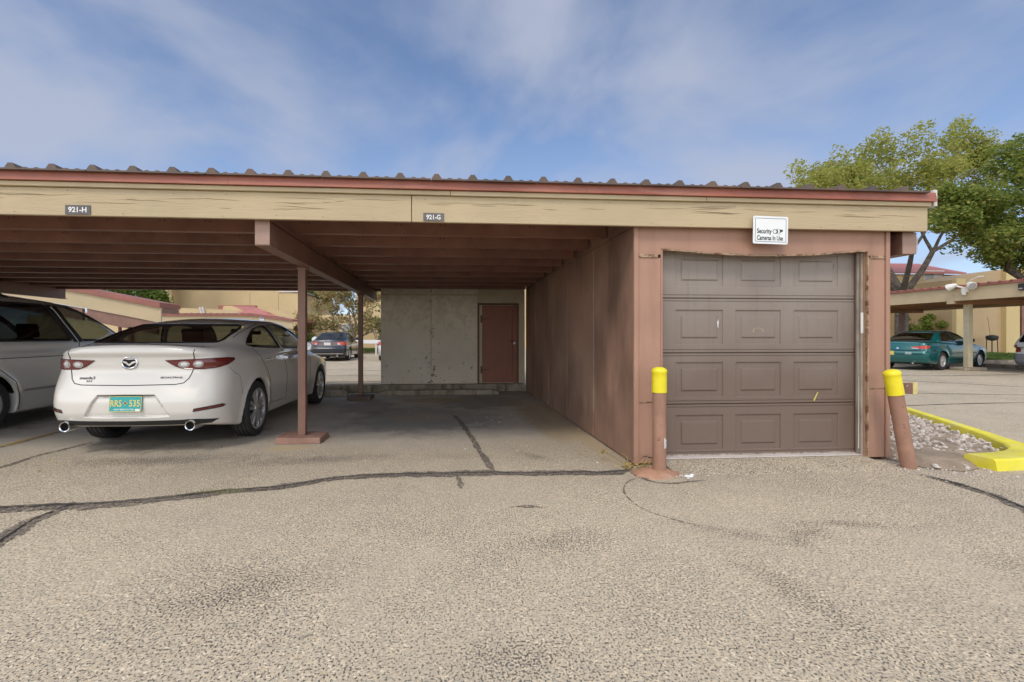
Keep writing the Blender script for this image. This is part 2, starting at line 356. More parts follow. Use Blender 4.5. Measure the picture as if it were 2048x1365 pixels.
def stall_wear_and_lift(nt, g, c):
    sp = nt.nodes.new('ShaderNodeSeparateXYZ'); nt.links.new(g, sp.inputs[0])
    def spot(x, y, rx, ry, soft=.5):
        mp = nt.nodes.new('ShaderNodeMapping'); mp.vector_type = 'TEXTURE'; mp.inputs['Location'].default_value = (x, y, 0); mp.inputs['Scale'].default_value = (rx, ry, 1)
        nt.links.new(g, mp.inputs[0])
        l = nt.nodes.new('ShaderNodeVectorMath'); l.operation = 'LENGTH'; nt.links.new(mp.outputs[0], l.inputs[0])
        d = math_n(nt, 'ADD', l.outputs['Value'], math_n(nt, 'MULTIPLY', math_n(nt, 'SUBTRACT', noise(nt, g, 2.6, 7, .65), .5), 1.5))
        return ramp(nt, d, [(max(0, 1 - soft), 1.0), (1.0, 0.0)], 'EASE')
    # bays: smooth grey binder, colour lifted to brighten the shaded interior; aisle bleached, stony
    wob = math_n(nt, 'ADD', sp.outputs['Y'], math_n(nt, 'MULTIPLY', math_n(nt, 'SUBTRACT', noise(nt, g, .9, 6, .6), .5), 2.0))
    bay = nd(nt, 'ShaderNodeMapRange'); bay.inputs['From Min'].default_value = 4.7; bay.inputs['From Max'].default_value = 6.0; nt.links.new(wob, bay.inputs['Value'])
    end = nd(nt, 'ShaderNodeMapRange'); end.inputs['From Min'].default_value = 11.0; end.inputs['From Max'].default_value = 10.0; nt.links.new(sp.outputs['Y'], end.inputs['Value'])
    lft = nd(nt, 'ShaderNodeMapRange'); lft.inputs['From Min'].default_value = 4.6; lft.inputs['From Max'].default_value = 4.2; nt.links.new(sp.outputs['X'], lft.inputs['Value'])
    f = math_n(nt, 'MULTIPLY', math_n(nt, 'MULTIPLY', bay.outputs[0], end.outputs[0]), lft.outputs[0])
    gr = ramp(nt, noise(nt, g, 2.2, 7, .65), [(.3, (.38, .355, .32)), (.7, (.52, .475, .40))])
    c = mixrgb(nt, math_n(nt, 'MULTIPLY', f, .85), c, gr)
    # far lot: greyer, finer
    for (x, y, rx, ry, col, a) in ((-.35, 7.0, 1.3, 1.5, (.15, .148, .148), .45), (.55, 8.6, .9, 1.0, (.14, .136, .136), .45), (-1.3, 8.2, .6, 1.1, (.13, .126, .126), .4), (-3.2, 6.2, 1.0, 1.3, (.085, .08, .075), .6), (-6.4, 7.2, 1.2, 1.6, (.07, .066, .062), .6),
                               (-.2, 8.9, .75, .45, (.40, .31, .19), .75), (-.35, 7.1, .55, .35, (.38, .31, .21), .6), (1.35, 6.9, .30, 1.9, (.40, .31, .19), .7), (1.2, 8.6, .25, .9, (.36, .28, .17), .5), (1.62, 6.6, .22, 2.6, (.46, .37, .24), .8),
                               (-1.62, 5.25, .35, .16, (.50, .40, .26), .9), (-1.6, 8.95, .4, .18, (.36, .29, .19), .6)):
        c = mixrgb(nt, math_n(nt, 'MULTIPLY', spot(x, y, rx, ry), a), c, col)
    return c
m_asph = asphalt('worn_asphalt', (.515, .442, .330), (.060, .057, .054), (.375, .328, .262), grey=stall_wear_and_lift, scuffs=[(1.75, 2.78, .50, .12, -32, .10), (2.2, 2.75, .28, .16, 0, .11), (2.55, 2.85, .45, .08, -12, .09), (1.62, 2.15, .12, .5, 8, .07), (-.95, 2.4, .5, .3, 20, .06), (.72, 2.75, .35, .22, 0, .06), (-2.6, 4.85, 1.2, .25, 4, .09), (-1.2, 4.75, .9, .2, 8, .09), (3.0, 2.2, .4, .3, 30, .06), (.9, 4.7, .35, .12, -50, .09), (.1, 4.75, .5, .15, 0, .05), (.25, 1.75, .4, .2, 0, .05)])
m_tar = asphalt('crack_sealant', (.23, .195, .165), (.045, .043, .043), (.12, .11, .10), stone=75)
_nt = m_tar.node_tree; _o = [n for n in _nt.nodes if n.type == 'OUTPUT_MATERIAL'][0]; _b = [n for n in _nt.nodes if n.type == 'BSDF_PRINCIPLED'][0]
_g = _nt.nodes.new('ShaderNodeNewGeometry').outputs['Position']; _f = ramp(_nt, noise(_nt, _g, 34, 6, .72), [(.47, 0.0), (.57, .95)]); _t = _nt.nodes.new('ShaderNodeBsdfTransparent'); _m = _nt.nodes.new('ShaderNodeMixShader')
_nt.links.new(_f, _m.inputs[0]); _nt.links.new(_b.outputs[0], _m.inputs[1]); _nt.links.new(_t.outputs[0], _m.inputs[2]); _nt.links.new(_m.outputs[0], _o.inputs[0])
m_crack = plain('crack_dark', (.035, .032, .03), .9)
m_line = paint('worn_yellow_line', (.45, .31, .10), .8, .2, 6, 60, .3, chips=((.20, .17, .14), 12, .47, .55))
m_kerby = paint('yellow_kerb_paint', (.78, .70, .05), .6, .10, 5, 50, .3, .006, blot=((.74, .68, .26), 4, .48, .72, .8), chips=((.40, .36, .26), 12, .66, .69))
m_soil = paint('dry_soil', (.33, .26, .19), .95, .25, 5, 60, .8, .02)
m_stone = None
# ================================================================== ground
g = MB(); g.add([(-160, -60, 0), (190, -60, 0), (190, 260, 0), (-160, 260, 0)], [(0, 1, 2, 3)])
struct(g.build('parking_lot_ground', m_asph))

def ribbon(pts, w, mb, z=.004, jag=.35, step=.035, seed=1, taper=True):
    r = random.Random(seed); pts = [Vector((p[0], p[1], 0)) for p in pts]
    # Catmull-Rom resample
    P = [pts[0] * 2 - pts[1]] + pts + [pts[-1] * 2 - pts[-2]]; out = []
    for i in range(1, len(P) - 2):
        n = max(2, int((P[i + 1] - P[i]).length / step))
        for k in range(n):
            t = k / n
            out.append(.5 * ((2 * P[i]) + (P[i + 1] - P[i - 1]) * t + (2 * P[i - 1] - 5 * P[i] + 4 * P[i + 1] - P[i + 2]) * t * t + (3 * P[i] - P[i - 1] - 3 * P[i + 1] + P[i + 2]) * t ** 3))
    out.append(pts[-1]); n = len(out); vs = []; fs = []; a = b = c = 0.0
    for i, p in enumerate(out):
        t = (out[min(i + 1, n - 1)] - out[max(i - 1, 0)]).normalized(); q = Vector((-t.y, t.x, 0))
        a = .75 * a + r.uniform(-1, 1) * .6; b = .75 * b + r.uniform(-1, 1) * .6; c = .9 * c + r.uniform(-1, 1) * .25
        e = min(1, i / 6, (n - 1 - i) / 6) if taper else 1
        wl = max(.004, w * .5 * (1 + jag * a)) * e; wr = max(.004, w * .5 * (1 + jag * b)) * e; m = p + q * c * w * .3
        vs += [(m.x + q.x * wl, m.y + q.y * wl, z), (m.x, m.y, z + .003), (m.x - q.x * wr, m.y - q.y * wr, z)]
    for i in range(n - 1):
        for k in range(2): fs.append((i * 3 + k, i * 3 + k + 1, i * 3 + 4 + k, i * 3 + 3 + k))
    mb.add(vs, fs)
main = [(-4.4, 3.40), (-3.8, 3.50), (-3.238, 3.551), (-3.059, 3.565), (-2.755, 3.589), (-2.435, 3.603), (-2.139, 3.673), (-1.837, 3.769), (-1.649, 3.836), (-1.29, 3.90), (-1.024, 4.039), (-0.803, 4.128), (-0.386, 4.168), (0.043, 4.154), (0.412, 4.154), (0.729, 4.11), (1.131, 4.112), (1.403, 4.08), (1.661, 4.148)]
mb = MB(); ribbon(main, .105, mb, seed=3, jag=.5, step=.025); ribbon(main[8:], .11, mb, z=.0075, seed=8, jag=.5, step=.025); ribbon([(p[0], p[1] - .06) for p in main[2:9]], .05, mb, z=.0055, seed=18, jag=.8, step=.025)
struct(mb.build('crack_seal', m_tar))
mb = MB(); ribbon([(-2.62, 3.60), (-2.656, 3.361), (-2.616, 3.164), (-2.565, 2.989), (-2.478, 2.772), (-2.35, 2.4)], .12, mb, z=.0055, seed=5); struct(mb.build('crack_seal', m_tar))
mb = MB(); ribbon([(0.437, 4.15), (0.387, 4.764), (0.318, 5.558), (0.238, 6.366), (0.113, 7.259)], .065, mb, z=.0055, seed=6); struct(mb.build('crack_seal', m_tar))
mb = MB(); ribbon([(4.05, 3.80), (4.09, 3.645), (4.10, 3.50), (4.061, 3.243), (3.992, 3.012), (3.922, 2.819), (3.8, 2.4)], .11, mb, z=.0055, seed=9); struct(mb.build('crack_seal', m_tar))
mb = MB(); ribbon([(-4.3, 4.2), (-4.03, 4.65), (-4.05, 5.061), (-3.987, 5.387), (-3.931, 5.739)], .06, mb, z=.0045, seed=12); struct(mb.build('crack_seal', m_tar))
mb = MB()
for pts, w, s in (([(0.10, 4.13), (0.125, 3.92), (0.12, 3.73)], .04, 2), ([(0.43, 3.31), (0.52, 3.33), (0.60, 3.31), (0.70, 3.285)], .05, 4), ([(1.664, 3.936), (1.485, 3.812), (1.364, 3.572), (1.343, 3.353), (1.385, 3.154), (1.589, 2.883)], .014, 7),
                  ([(1.6, 4.13), (1.646, 3.93), (1.70, 3.80), (1.83, 3.735), (2.014, 3.79), (2.138, 3.801)], .03, 13), ([(-.6, 1.9), (-.56, 1.95), (-.53, 1.96)], .025, 14), ([(1.9, 4.16), (2.3, 4.2), (2.9, 4.2)], .05, 31)):
    ribbon(pts, w, mb, z=.005, jag=.7, step=.02, seed=s)
struct(mb.build('asphalt_patch', m_tar))
# hairline splits that run in the sealed cracks, and cracks in the far lots
mb = MB(); ribbon(main, .010, mb, z=.0115, jag=.9, step=.02, seed=21); ribbon([(p[0], p[1] + .025) for p in main[:9]], .008, mb, z=.0112, jag=.9, step=.02, seed=22)
ribbon([(-2.62, 3.60), (-2.656, 3.361), (-2.616, 3.164), (-2.565, 2.989), (-2.478, 2.772), (-2.35, 2.4)], .012, mb, z=.012, jag=.9, step=.02, seed=23)
ribbon([(4.05, 3.80), (4.09, 3.645), (4.10, 3.50), (4.061, 3.243), (3.992, 3.012), (3.922, 2.819)], .014, mb, z=.012, jag=.9, step=.02, seed=24)
for pts, w, s in (([(9.5, 13.9), (13.4, 13.2), (14.9, 13.08), (17.5, 13.23)], .05, 1), ([(10.5, 12.1), (11.96, 11.75), (12.47, 11.17), (13.3, 10.05)], .05, 2), ([(6.9, 7.5), (7.9, 7.567), (9.17, 7.704), (10.4, 7.733)], .03, 3), ([(8, 9.6), (9.6, 9.2), (11.6, 8.7)], .035, 5),
                  ([(-6, 14.7), (-3.69, 14.562), (-2.8, 14.491), (-1.9, 14.6), (0, 14.7)], .05, 6), ([(-7, 17.9), (-4.46, 17.2), (-2.19, 16.452), (0, 16.2)], .06, 7), ([(-6, 12.7), (-3.2, 12.5), (-1.9, 12.6), (0, 12.4)], .04, 8)):
    ribbon(pts, w, mb, z=.006, jag=.6, step=.08, seed=s + 40)
struct(mb.build('crack_line', m_crack))
mb = MB(); ribbon([(-4.78, 4.9), (-4.78, 9.6)], .10, mb, z=.004, jag=.12, seed=4, taper=False); struct(mb.build('parking_line', m_line))
mb = MB(); ribbon([(-7.9, 4.9), (-7.9, 9.6)], .10, mb, z=.004, jag=.12, seed=5, taper=False); struct(mb.build('parking_line', m_line))

# rear kerb that the storage room stands on
mb = MB(); 
for a, b in ((-12.0, -8.2), (-8.195, -3.4), (-3.395, 1.30), (1.305, 1.72)): mb.box(a, b, 10.22, 10.62, 0, .155)
struct(mb.build('concrete_kerb', m_conc, bevel=.012))

# ================================================================== carport and garage
def roof_z(y): return 2.440 - .012 * (y - 4.2)          # underside of the sheet
carport = thing('carport', 'long brown carport with tan fascia and ribbed metal roof over the parked cars', 'carport', (0, 4.2, 0))
XL, XR = -14.7, 4.56
# ribbed roof sheets, three ribs each
def roof_panel_mesh():
    prof = []
    for k in range(3):
        x = k * .308
        prof += [(x - .044, .0), (x - .017, .040), (x + .017, .040), (x + .044, .0), (x + .090, 0), (x + .103, .008), (x + .123, .008), (x + .136, 0), (x + .172, 0), (x + .185, .008), (x + .205, .008), (x + .218, 0)]
    prof.append((.874, 0)); y0, y1 = 4.115, 10.92
    mb = MB(); n = len(prof); za, zb = roof_z(y0) + .098, roof_z(y1) + .098
    vs = [(x, y0, za + z) for x, z in prof] + [(x, y1, zb + z) for x, z in prof] + [(x, y0, za - .012) for x, z in prof] + [(x, y1, zb - .012) for x, z in prof]
    fs = [(i, i + 1, n + i + 1, n + i) for i in range(n - 1)] + [(2 * n + i + 1, 2 * n + i, 3 * n + i, 3 * n + i + 1) for i in range(n - 1)] + [(i + 1, i, 2 * n + i, 2 * n + i + 1) for i in range(n - 1)]
    mb.add(vs, fs); return mb.mesh('roof_panel', [m_roof], ORG['carport'])
rp = roof_panel_mesh()
for k in range(21):
    o = bpy.data.objects.new('roof_panel', rp); link(o, carport); o.location = (-.117 + .308 * 12 - .924 * k + .046, 0, nrng.uniform(-.001, .001))
# deck underside, purlins
for k in range(6):
    a = XL + k * 3.1; boxo('roof_deck', m_deck, carport, a, min(a + 3.097, 1.72), 4.25, 10.88, roof_z(10.9) + .012, roof_z(10.9) + .016, bevel=0)
def purlin(y):
    zt = roof_z(y) - .012; zb = zt - .185; mb = MB()
    mb.box(XL, 1.70, y, y + .005, zb, zt); mb.box(XL, 1.70, y + .005, y + .085, zb, zb + .005); mb.box(XL, 1.70, y + .080, y + .085, zb + .005, zb + .022); mb.box(XL, 1.70, y + .005, y + .085, zt - .005, zt)
    return mb.build('purlin', m_purlin, carport)
for k in range(11):
    purlin(4.345 + .632 * k)
# bolt heads on the purlin faces, two per sheet lap
mb = MB()
for k in range(1, 4):
    y = 4.345 + .632 * k
    for i in range(16):
        x = 1.35 - i * .46 + nrng.uniform(-.02, .02)
        for dx in (-.022, .022): mb.lathe([(.011, -.006), (.008, .001)], 8, 'y', (x + dx, y, roof_z(y) - .10))
stuff(mb.build('purlin_bolts', m_deck, carport))
# fascia boards, trim strip, drip edge
YF = 4.20
for a, b in ((XL, -10.2), (-10.195, -5.2), (-5.195, -.292), (-.286, XR)):
    boxo('fascia_board', m_fascia, carport, a, b, YF, YF + .038, 2.185, 2.412, bevel=.004)
for a, b in ((XL, -8.0), (-7.997, -3.9), (-3.897, .045), (.048, 2.36), (2.363, XR + .01)):
    boxo('trim_strip', m_trim, carport, a, b, YF - .030, YF + .04, 2.414 + nrng.uniform(-.002, .002), 2.452, bevel=.004)
def drip(a, b, k):
    n = 24; mb = MB(); vs = []; r = random.Random(k)
    for i in range(n + 1):
        x = a + (b - a) * i / n; w = r.uniform(-.003, .003)
        for y, z in ((YF - .042, 2.540), (YF - .052 + w, 2.470 + w), (YF - .060 + w, 2.4545 + w * .4), (YF - .034, 2.4545)): vs.append((x, y, z))
    fs = [(i * 4 + j, (i + 1) * 4 + j, (i + 1) * 4 + j + 1, i * 4 + j + 1) for i in range(n) for j in range(3)]
    mb.add(vs, fs); mb.box(a, b, YF - .04, YF + .03, 2.4545, 2.54)
    mb.build('drip_edge', m_red, carport)
for k, (a, b) in enumerate(((XL, -11.0), (-11.0, -7.9), (-7.9, -4.85), (-4.85, -1.8), (-1.8, 1.25), (1.25, 3.55), (3.55, 4.60))): drip(a, b - .002, k)
m_pale = paint('pale_flashing', (.62, .56, .54), .5, .1, 5)
mb = MB(); mb.box(4.602, 4.64, YF - .02, 10.9, 2.42, 2.575); mb.build('rake_flashing', m_pale, carport, bevel=.004)
mb = MB(); mb.box(4.50, 4.545, YF + .04, 10.88, 2.20, 2.41); mb.build('rake_board', m_fascia, carport)
boxo('eave_soffit', paint('rust_brown_soffit', (.23, .09, .045), .6, .2, 3), carport, 4.27, 4.50, YF + .04, 10.85, 2.33, 2.345, bevel=0)
# weather checks and nail heads in the fascia boards
ck = MB(); rr = random.Random(17)
for i in range(48):
    x = rr.uniform(-4.2, 4.3); z = 2.375 - abs(rr.gauss(0, .045)); L_ = rr.uniform(.08, .55); n = max(4, int(L_ / .03)); vs = []; dz = 0; sl = rr.uniform(-.05, .03)
    if z < 2.20 or x + L_ > 4.5 or (-.35 < x + L_ and x < -.26): continue
    for k in range(n + 1):
        dz = .8 * dz + rr.uniform(-.0016, .0016); w = .0017 * math.sin(math.pi * k / n) + .0002; xx = x + L_ * k / n
        vs += [(xx, YF - .0015, z + dz + sl * L_ * k / n + w), (xx, YF - .0015, z + dz + sl * L_ * k / n - w)]
    ck.add(vs, [(2 * k, 2 * k + 1, 2 * k + 3, 2 * k + 2) for k in range(n)])
stuff(ck.build('wood_split', plain('split_wood_shadow', (.25, .19, .115), .9), carport))
nh = MB()
for i in range(22):
    for z in (2.21, 2.385):
        if rr.random() < .75: nh.lathe([(.0036, YF - .0022), (.003, YF - .0005)], 8, 'y', (-4.3 + i * .41 + rr.uniform(-.03, .03), 0, z + rr.uniform(-.008, .008)))
stuff(nh.build('nail_head', m_deck, carport))
# beams with their posts and blocks
def beam(x0, x1, y0=4.285, y1=10.93, z0=1.978, z1=2.235, nailer=True):
    b = MB(); b.box(x0, x1, y0 + .004, y1 - .05, z0, z1 - .052); b.box(x0 - .006, x1 + .006, y0 + .004, y1, z0 - .004, z0 + .006)
    if nailer: b.box(x0 + .022, x1 - .022, y0 + .01, y1, z1 - .052, z1 - .04); b.box(x0 - .004, x1 + .004, y0 + .006, y1 - .02, z1 - .04, z1 - .006)
    bo = b.build('beam', m_brown, carport, bevel=.003)
    c = MB(); c.box(x0 - .002, x1 + .002, y0 - .004, y0 + .003, z0 + .004, z1 - .012); c.build('beam_end_cap', m_beamend, bo, bevel=.002)
    return bo
def post(x, y, mat, base_mat_, bw=.49):
    p = MB(); p.box(x - .042, x + .042, y - .042, y + .042, .07, 1.972)
    for sx in (-1, 1): p.box(x + sx * .05 - .012, x + sx * .05 + .012, y - .03, y + .03, 1.945, 1.972)
    po = p.build('post', mat, carport, bevel=.004)
    b = MB(); r = random.Random(int(x * 10 + y * 100)); 
    x0, x1, y0, y1 = x - bw / 2, x + bw / 2, y - .19, y + .19
    b.add([(x0 + .0, y0, 0), (x1, y0 - .005, 0), (x1 + .01, y1, 0), (x0, y1, 0), (x0 + .004, y0 + .01, .072), (x1 - .006, y0 + .004, .066), (x1, y1 - .01, .068), (x0 + .008, y1, .074)], [(0, 3, 2, 1), (4, 5, 6, 7), (0, 1, 5, 4), (1, 2, 6, 5), (2, 3, 7, 6), (3, 0, 4, 7)])
    b.build('base_block', base_mat_, po, bevel=.010)
beam(-1.632, -1.512); beam(-8.16, -8.04); beam(-14.6, -14.48)
for bx in (-1.617, -8.10):
    post(bx + (0.0 if bx > -5 else 0), 5.615, m_brown, m_baseconc); post(bx + .03, 9.22, m_brown, m_darkbase, .44)
eb = MB(); eb.box(4.40, 4.545, 4.30, 10.9, 1.985, 2.195); ebo = eb.build('beam', m_brown, carport, bevel=.003)
MB().box(4.40, 4.545, 4.294, 4.2985, 1.987, 2.193).build('beam_end_cap', m_beamend, ebo)
MB().box(4.56, 4.575, 4.31, 4.36, 2.02, 2.15).build('conduit_box', m_pale, ebo)

# ------------------------------------------------------------------ garage bay
garage = thing('garage', 'brown panelled garage bay with a grey brown sectional door under the tan fascia', 'garage', (2.99, 4.29, 0))
YG = 4.29; GX0, GX1 = 1.735, 4.25
core = MB(); core.box(GX0 + .026, GX0 + .06, YG + .03, 10.22, .0, 2.43); core.box(GX1 - .04, GX1, YG + .04, 10.22, 0, 2.40); core.box(GX0 + .06, GX1 - .04, 10.15, 10.21, 0, 2.40)
core.build('wall_core', m_deck, garage)
ys = [YG + .022, 5.51, 6.73, 7.95, 9.17, 10.24]
for i in range(5):
    o = boxo('side_panel', m_sidewall, garage, GX0, GX0 + .024, ys[i] + (.018 if i else 0), ys[i + 1] - .018, .015, 2.205, bevel=.003)
boxo('wall_plate', m_sidewall, garage, GX0 + .002, GX0 + .026, YG + .03, 10.24, 2.211, 2.43, bevel=.002)
boxo('joint_strip', plain('pale_caulk', (.52, .44, .36), .7), garage, GX0 + .0005, GX0 + .01, 5.494, 5.504, .30, 2.20, bevel=0)
# front boards
boxo('corner_trim', m_front, garage, GX0 - .006, 1.772, YG - .014, YG + .02, .01, 2.20, bevel=.004)
boxo('corner_trim', m_front, garage, 4.215, GX1 + .006, YG - .014, YG + .02, .03, 2.20, bevel=.004)
boxo('front_board', m_front, garage, 1.775, 1.988, YG, YG + .03, .585, 1.915, bevel=.004)
boxo('front_board', m_front, garage, 1.775, 1.988, YG + .003, YG + .03, .02, .578, bevel=.004)
boxo('front_board', m_front, garage, 4.037, 4.212, YG, YG + .03, .695, 1.935, bevel=.004)
boxo('front_board', m_front, garage, 4.037, 4.212, YG + .003, YG + .03, .03, .688, bevel=.004)
sag = [(1.990, 2.003), (2.25, 1.985), (2.46, 1.972), (2.7, 1.962), (2.95, 1.956), (3.2, 1.962), (3.45, 1.968), (3.75, 1.995), (4.035, 2.016)]
poly = [(1.775, 1.945), (1.989, 1.945)] + sag + [(4.036, 1.962), (4.212, 1.962), (4.212, 2.2), (1.775, 2.2)]
MB().prism(poly, 'y', YG + .001, YG + .03).build('header_board', m_front, garage, bevel=.003)
def rough_strip(name, pts, w, d, seed, mat=None):
    r = random.Random(seed); mb = MB(); vs = []; n = 0
    for i in range(len(pts) - 1):
        m = 8
        for k in range(m):
            t = k / m; x = pts[i][0] * (1 - t) + pts[i + 1][0] * t; z = pts[i][1] * (1 - t) + pts[i + 1][1] * t
            a = r.uniform(-.12, .15) * w; vs += [(x, YG - d, z + a), (x, YG - d * r.uniform(.5, 1.2), z - w + r.uniform(-.25, .25) * w), (x, YG + .02, z - w), (x, YG + .02, z + w * .3)]; n += 1
    fs = [(i * 4 + j, (i + 1) * 4 + j, (i + 1) * 4 + (j + 1) % 4, i * 4 + (j + 1) % 4) for i in range(n - 1) for j in range(4)]
    mb.add(vs, fs); return mb.build(name, mat or m_wood, garage)
rough_strip('header_edge', sag + [(4.037, 2.016)], .014, .006, 3)
boxo('jamb_edge', m_front, garage, 1.9885, 2.004, YG - .005, YG + .12, .03, 2.0, bevel=.003)
def vstrip(x, z0, z1, w, seed, name):
    r = random.Random(seed); vs = []; n = 22; a = 0
    for i in range(n):
        z = z0 + (z1 - z0) * i / (n - 1); a = .7 * a + r.uniform(-1, 1) * .35
        vs += [(x - w * (.5 + .5 * a), YG - .006, z), (x + w * .5, YG - .007, z), (x + w * .5, YG + .05, z), (x - w * .5, YG + .01, z)]
    fs = [(i * 4 + j, (i + 1) * 4 + j, (i + 1) * 4 + (j + 1) % 4, i * 4 + (j + 1) % 4) for i in range(n - 1) for j in range(4)]
    MB().add(vs, fs).build(name, m_wood, garage)
vstrip(4.036, .03, 1.98, .010, 5, 'jamb_edge')
for a, b, z in ((1.778, 1.958, 1.931), (4.06, 4.208, 1.948)):
    MB().box(a, b, YG - .012, YG + .02, z - .016, z + .016).build('wood_block', m_wood, garage, bevel=.006)
for (a, b, z, s) in ((1.775, 1.988, .5865, 6), (4.038, 4.212, .695, 7)):
    rough_strip('joint_bead', [(a, z), ((a + b) / 2, z + .002), (b, z + (.006 if s == 7 else 0))], .008, .004, s)
# reveal on the right, with the door track
boxo('door_reveal', m_front, garage, 4.030, 4.036, YG + .03, YG + .20, .03, 2.01, bevel=0)
boxo('header_reveal', m_front, garage, 2.0, 4.03, YG + .03, YG + .135, 2.006, 2.03, bevel=0)
tr = MB(); tr.box(4.002, 4.029, YG + .075, YG + .10, .05, 2.0); tr.box(4.012, 4.029, YG + .045, YG + .072, .05, 2.0)
tro = tr.build('door_track', m_jamb, garage, bevel=.003)
MB().box(4.004, 4.028, YG + .040, YG + .046, 1.22, 1.42).add([(4.006, YG + .0735, .10), (4.026, YG + .0735, .10), (4.022, YG + .0735, .80), (4.010, YG + .0735, .80)], [(0, 1, 2, 3)]).build('paint_scrape', m_white, tro)
# sectional door: four sections, each a sheet with three pressed panels
YD = YG + .13; DX0, DX1 = 1.992, 4.020
cols = [(2.190, 2.675), (2.790, 3.262), (3.382, 3.855)]
secs = [(.052, .538, .095, .440), (.542, 1.028, .605, .945), (1.032, 1.552, 1.113, 1.448), (1.556, 2.055, 1.665, 1.985)]
rise = lambda x: .0            # the door hangs level
def door_section(z0, z1, p0, p1, k):
    mb = MB(); xs = [DX0] + [v for c in cols for v in c] + [DX1]
    top = [(z1, .010), (z1 - .008, .0), (z1 - .020, .0), (z1 - .024, .006), (z1 - .030, .006), (z1 - .034, 0)]
    bot = [(z0 + .034, 0), (z0 + .030, .006), (z0 + .024, .006), (z0 + .020, 0), (z0 + .006, 0), (z0, .010)]
    zs = top + [(p1, 0), (p0, 0)] + bot
    n = len(zs)
    vs = [(x, YD + d, z) for z, d in zs for x in xs]; m = len(xs); fs = []
    for i in range(n - 1):
        for j in range(m - 1):
            if i == len(top) and j in (1, 3, 5): continue
            fs.append((i * m + j, (i + 1) * m + j, (i + 1) * m + j + 1, i * m + j + 1))
    mb.add(vs, fs); mb.box(DX0, DX1, YD + .012, YD + .03, z0, z1)
    s = mb.build('door_section', m_door, garage)
    for (a, b) in cols:
        q = MB(); vs = []
        for ins, d in ((0, 0), (.006, .002), (.028, .044), (.032, .044), (.070, .001), (.078, 0)):
            vs += [(a + ins, YD + d, p0 + ins), (b - ins, YD + d, p0 + ins), (b - ins, YD + d, p1 - ins), (a + ins, YD + d, p1 - ins)]
        fs = [(i * 4 + j, i * 4 + (j + 1) % 4, (i + 1) * 4 + (j + 1) % 4, (i + 1) * 4 + j) for i in range(5) for j in range(4)] + [(20, 21, 22, 23)]
        q.add(vs, fs); q.build('door_panel', m_door, s)
    return s
for k, s in enumerate(secs): so = door_section(*s, k)
so = [o for o in garage.children if o.name.startswith('door_section')]
MB().box(DX0, DX1, YD - .006, YD + .01, .047, .062).build('bottom_seal', m_jamb, so[0])
# paint scars on the door
scar = MB()
def blotch(x, z, w, h, s):
    r = random.Random(s); n = 14; vs = [(x, YD - .0012, z)] + [(x + w * math.cos(2 * math.pi * i / n) * r.uniform(.5, 1.2), YD - .001, z + h * math.sin(2 * math.pi * i / n) * r.uniform(.5, 1.2)) for i in range(n)]
    scar.add(vs, [(0, 1 + (i + 1) % n, 1 + i) for i in range(n)])
blotch(2.615, 1.31, .008, .05, 1)
scar.build('paint_scar', m_white, so[2])
scar = MB(); scar.add([(3.585, YD - .002, .565), (3.60, YD - .002, .560), (3.64, YD - .002, .645), (3.625, YD - .002, .64)], [(0, 1, 2, 3)]); blotch(3.0, 1.27, .001, .001, 2)
scar.build('paint_scar', plain('yellow_scrape', (.62, .52, .12), .6), so[1])
scar = MB()
for i in range(7): blotch(3.02 + .05 * math.cos(i * .6), 1.245 + .025 * math.sin(i * .6), .007, .006, 10 + i)
scar.build('rust_ring', plain('tan_scrape', (.48, .38, .20), .7), so[2])
struct(MB().prism([(3.95, .001), (4.19, .026), (4.285, .036), (4.60, .040), (4.60, -.02), (3.95, -.02)], 'x', 1.992, 4.03).build('door_apron', m_asph))
MB().box(1.992, 4.03, YG + .05, YG + .132, .0405, .0485).build('floor_strip', m_pale, garage)

cr_ = MB(); ribbon([(1.93, .16), (1.945, .22), (1.935, .27), (1.95, .33)], .014, cr_, z=0, jag=.9, step=.012, seed=3); ribbon([(1.94, .24), (1.91, .26)], .008, cr_, z=0, jag=.9, step=.01, seed=4); ribbon([(1.79, .06), (1.84, .085), (1.90, .07), (1.96, .09)], .010, cr_, z=0, jag=.9, step=.012, seed=5)
cr_.v = [(x, YG + .0015 - z * .2, y) for x, y, z in cr_.v]; stuff(cr_.build('board_crack', m_crack, garage))
# low guard board that sticks out behind the garage corner
gb = thing('guard_board', 'short dark brown board with a yellow end poking out beside the garage corner', 'guard board', (4.9, 5.3, 0))
MB().box(4.25, 5.56, 5.30, 5.34, .50, .63).build('board', m_brown, gb, bevel=.003); MB().box(5.5605, 5.62, 5.295, 5.345, .495, .635).build('end_cap', paint('cream_yellow_paint', (.66, .56, .24), .6, .1, 8), gb, bevel=.003)
MB().tube([(5.47, 5.297, .58), (5.475, 5.285, .60), (5.485, 5.285, .605)], .004).build('hook', m_pale, gb)
for x in (4.45, 5.1): MB().box(x - .03, x + .03, 5.34, 5.40, .0, .60).build('stake', m_brown, gb)

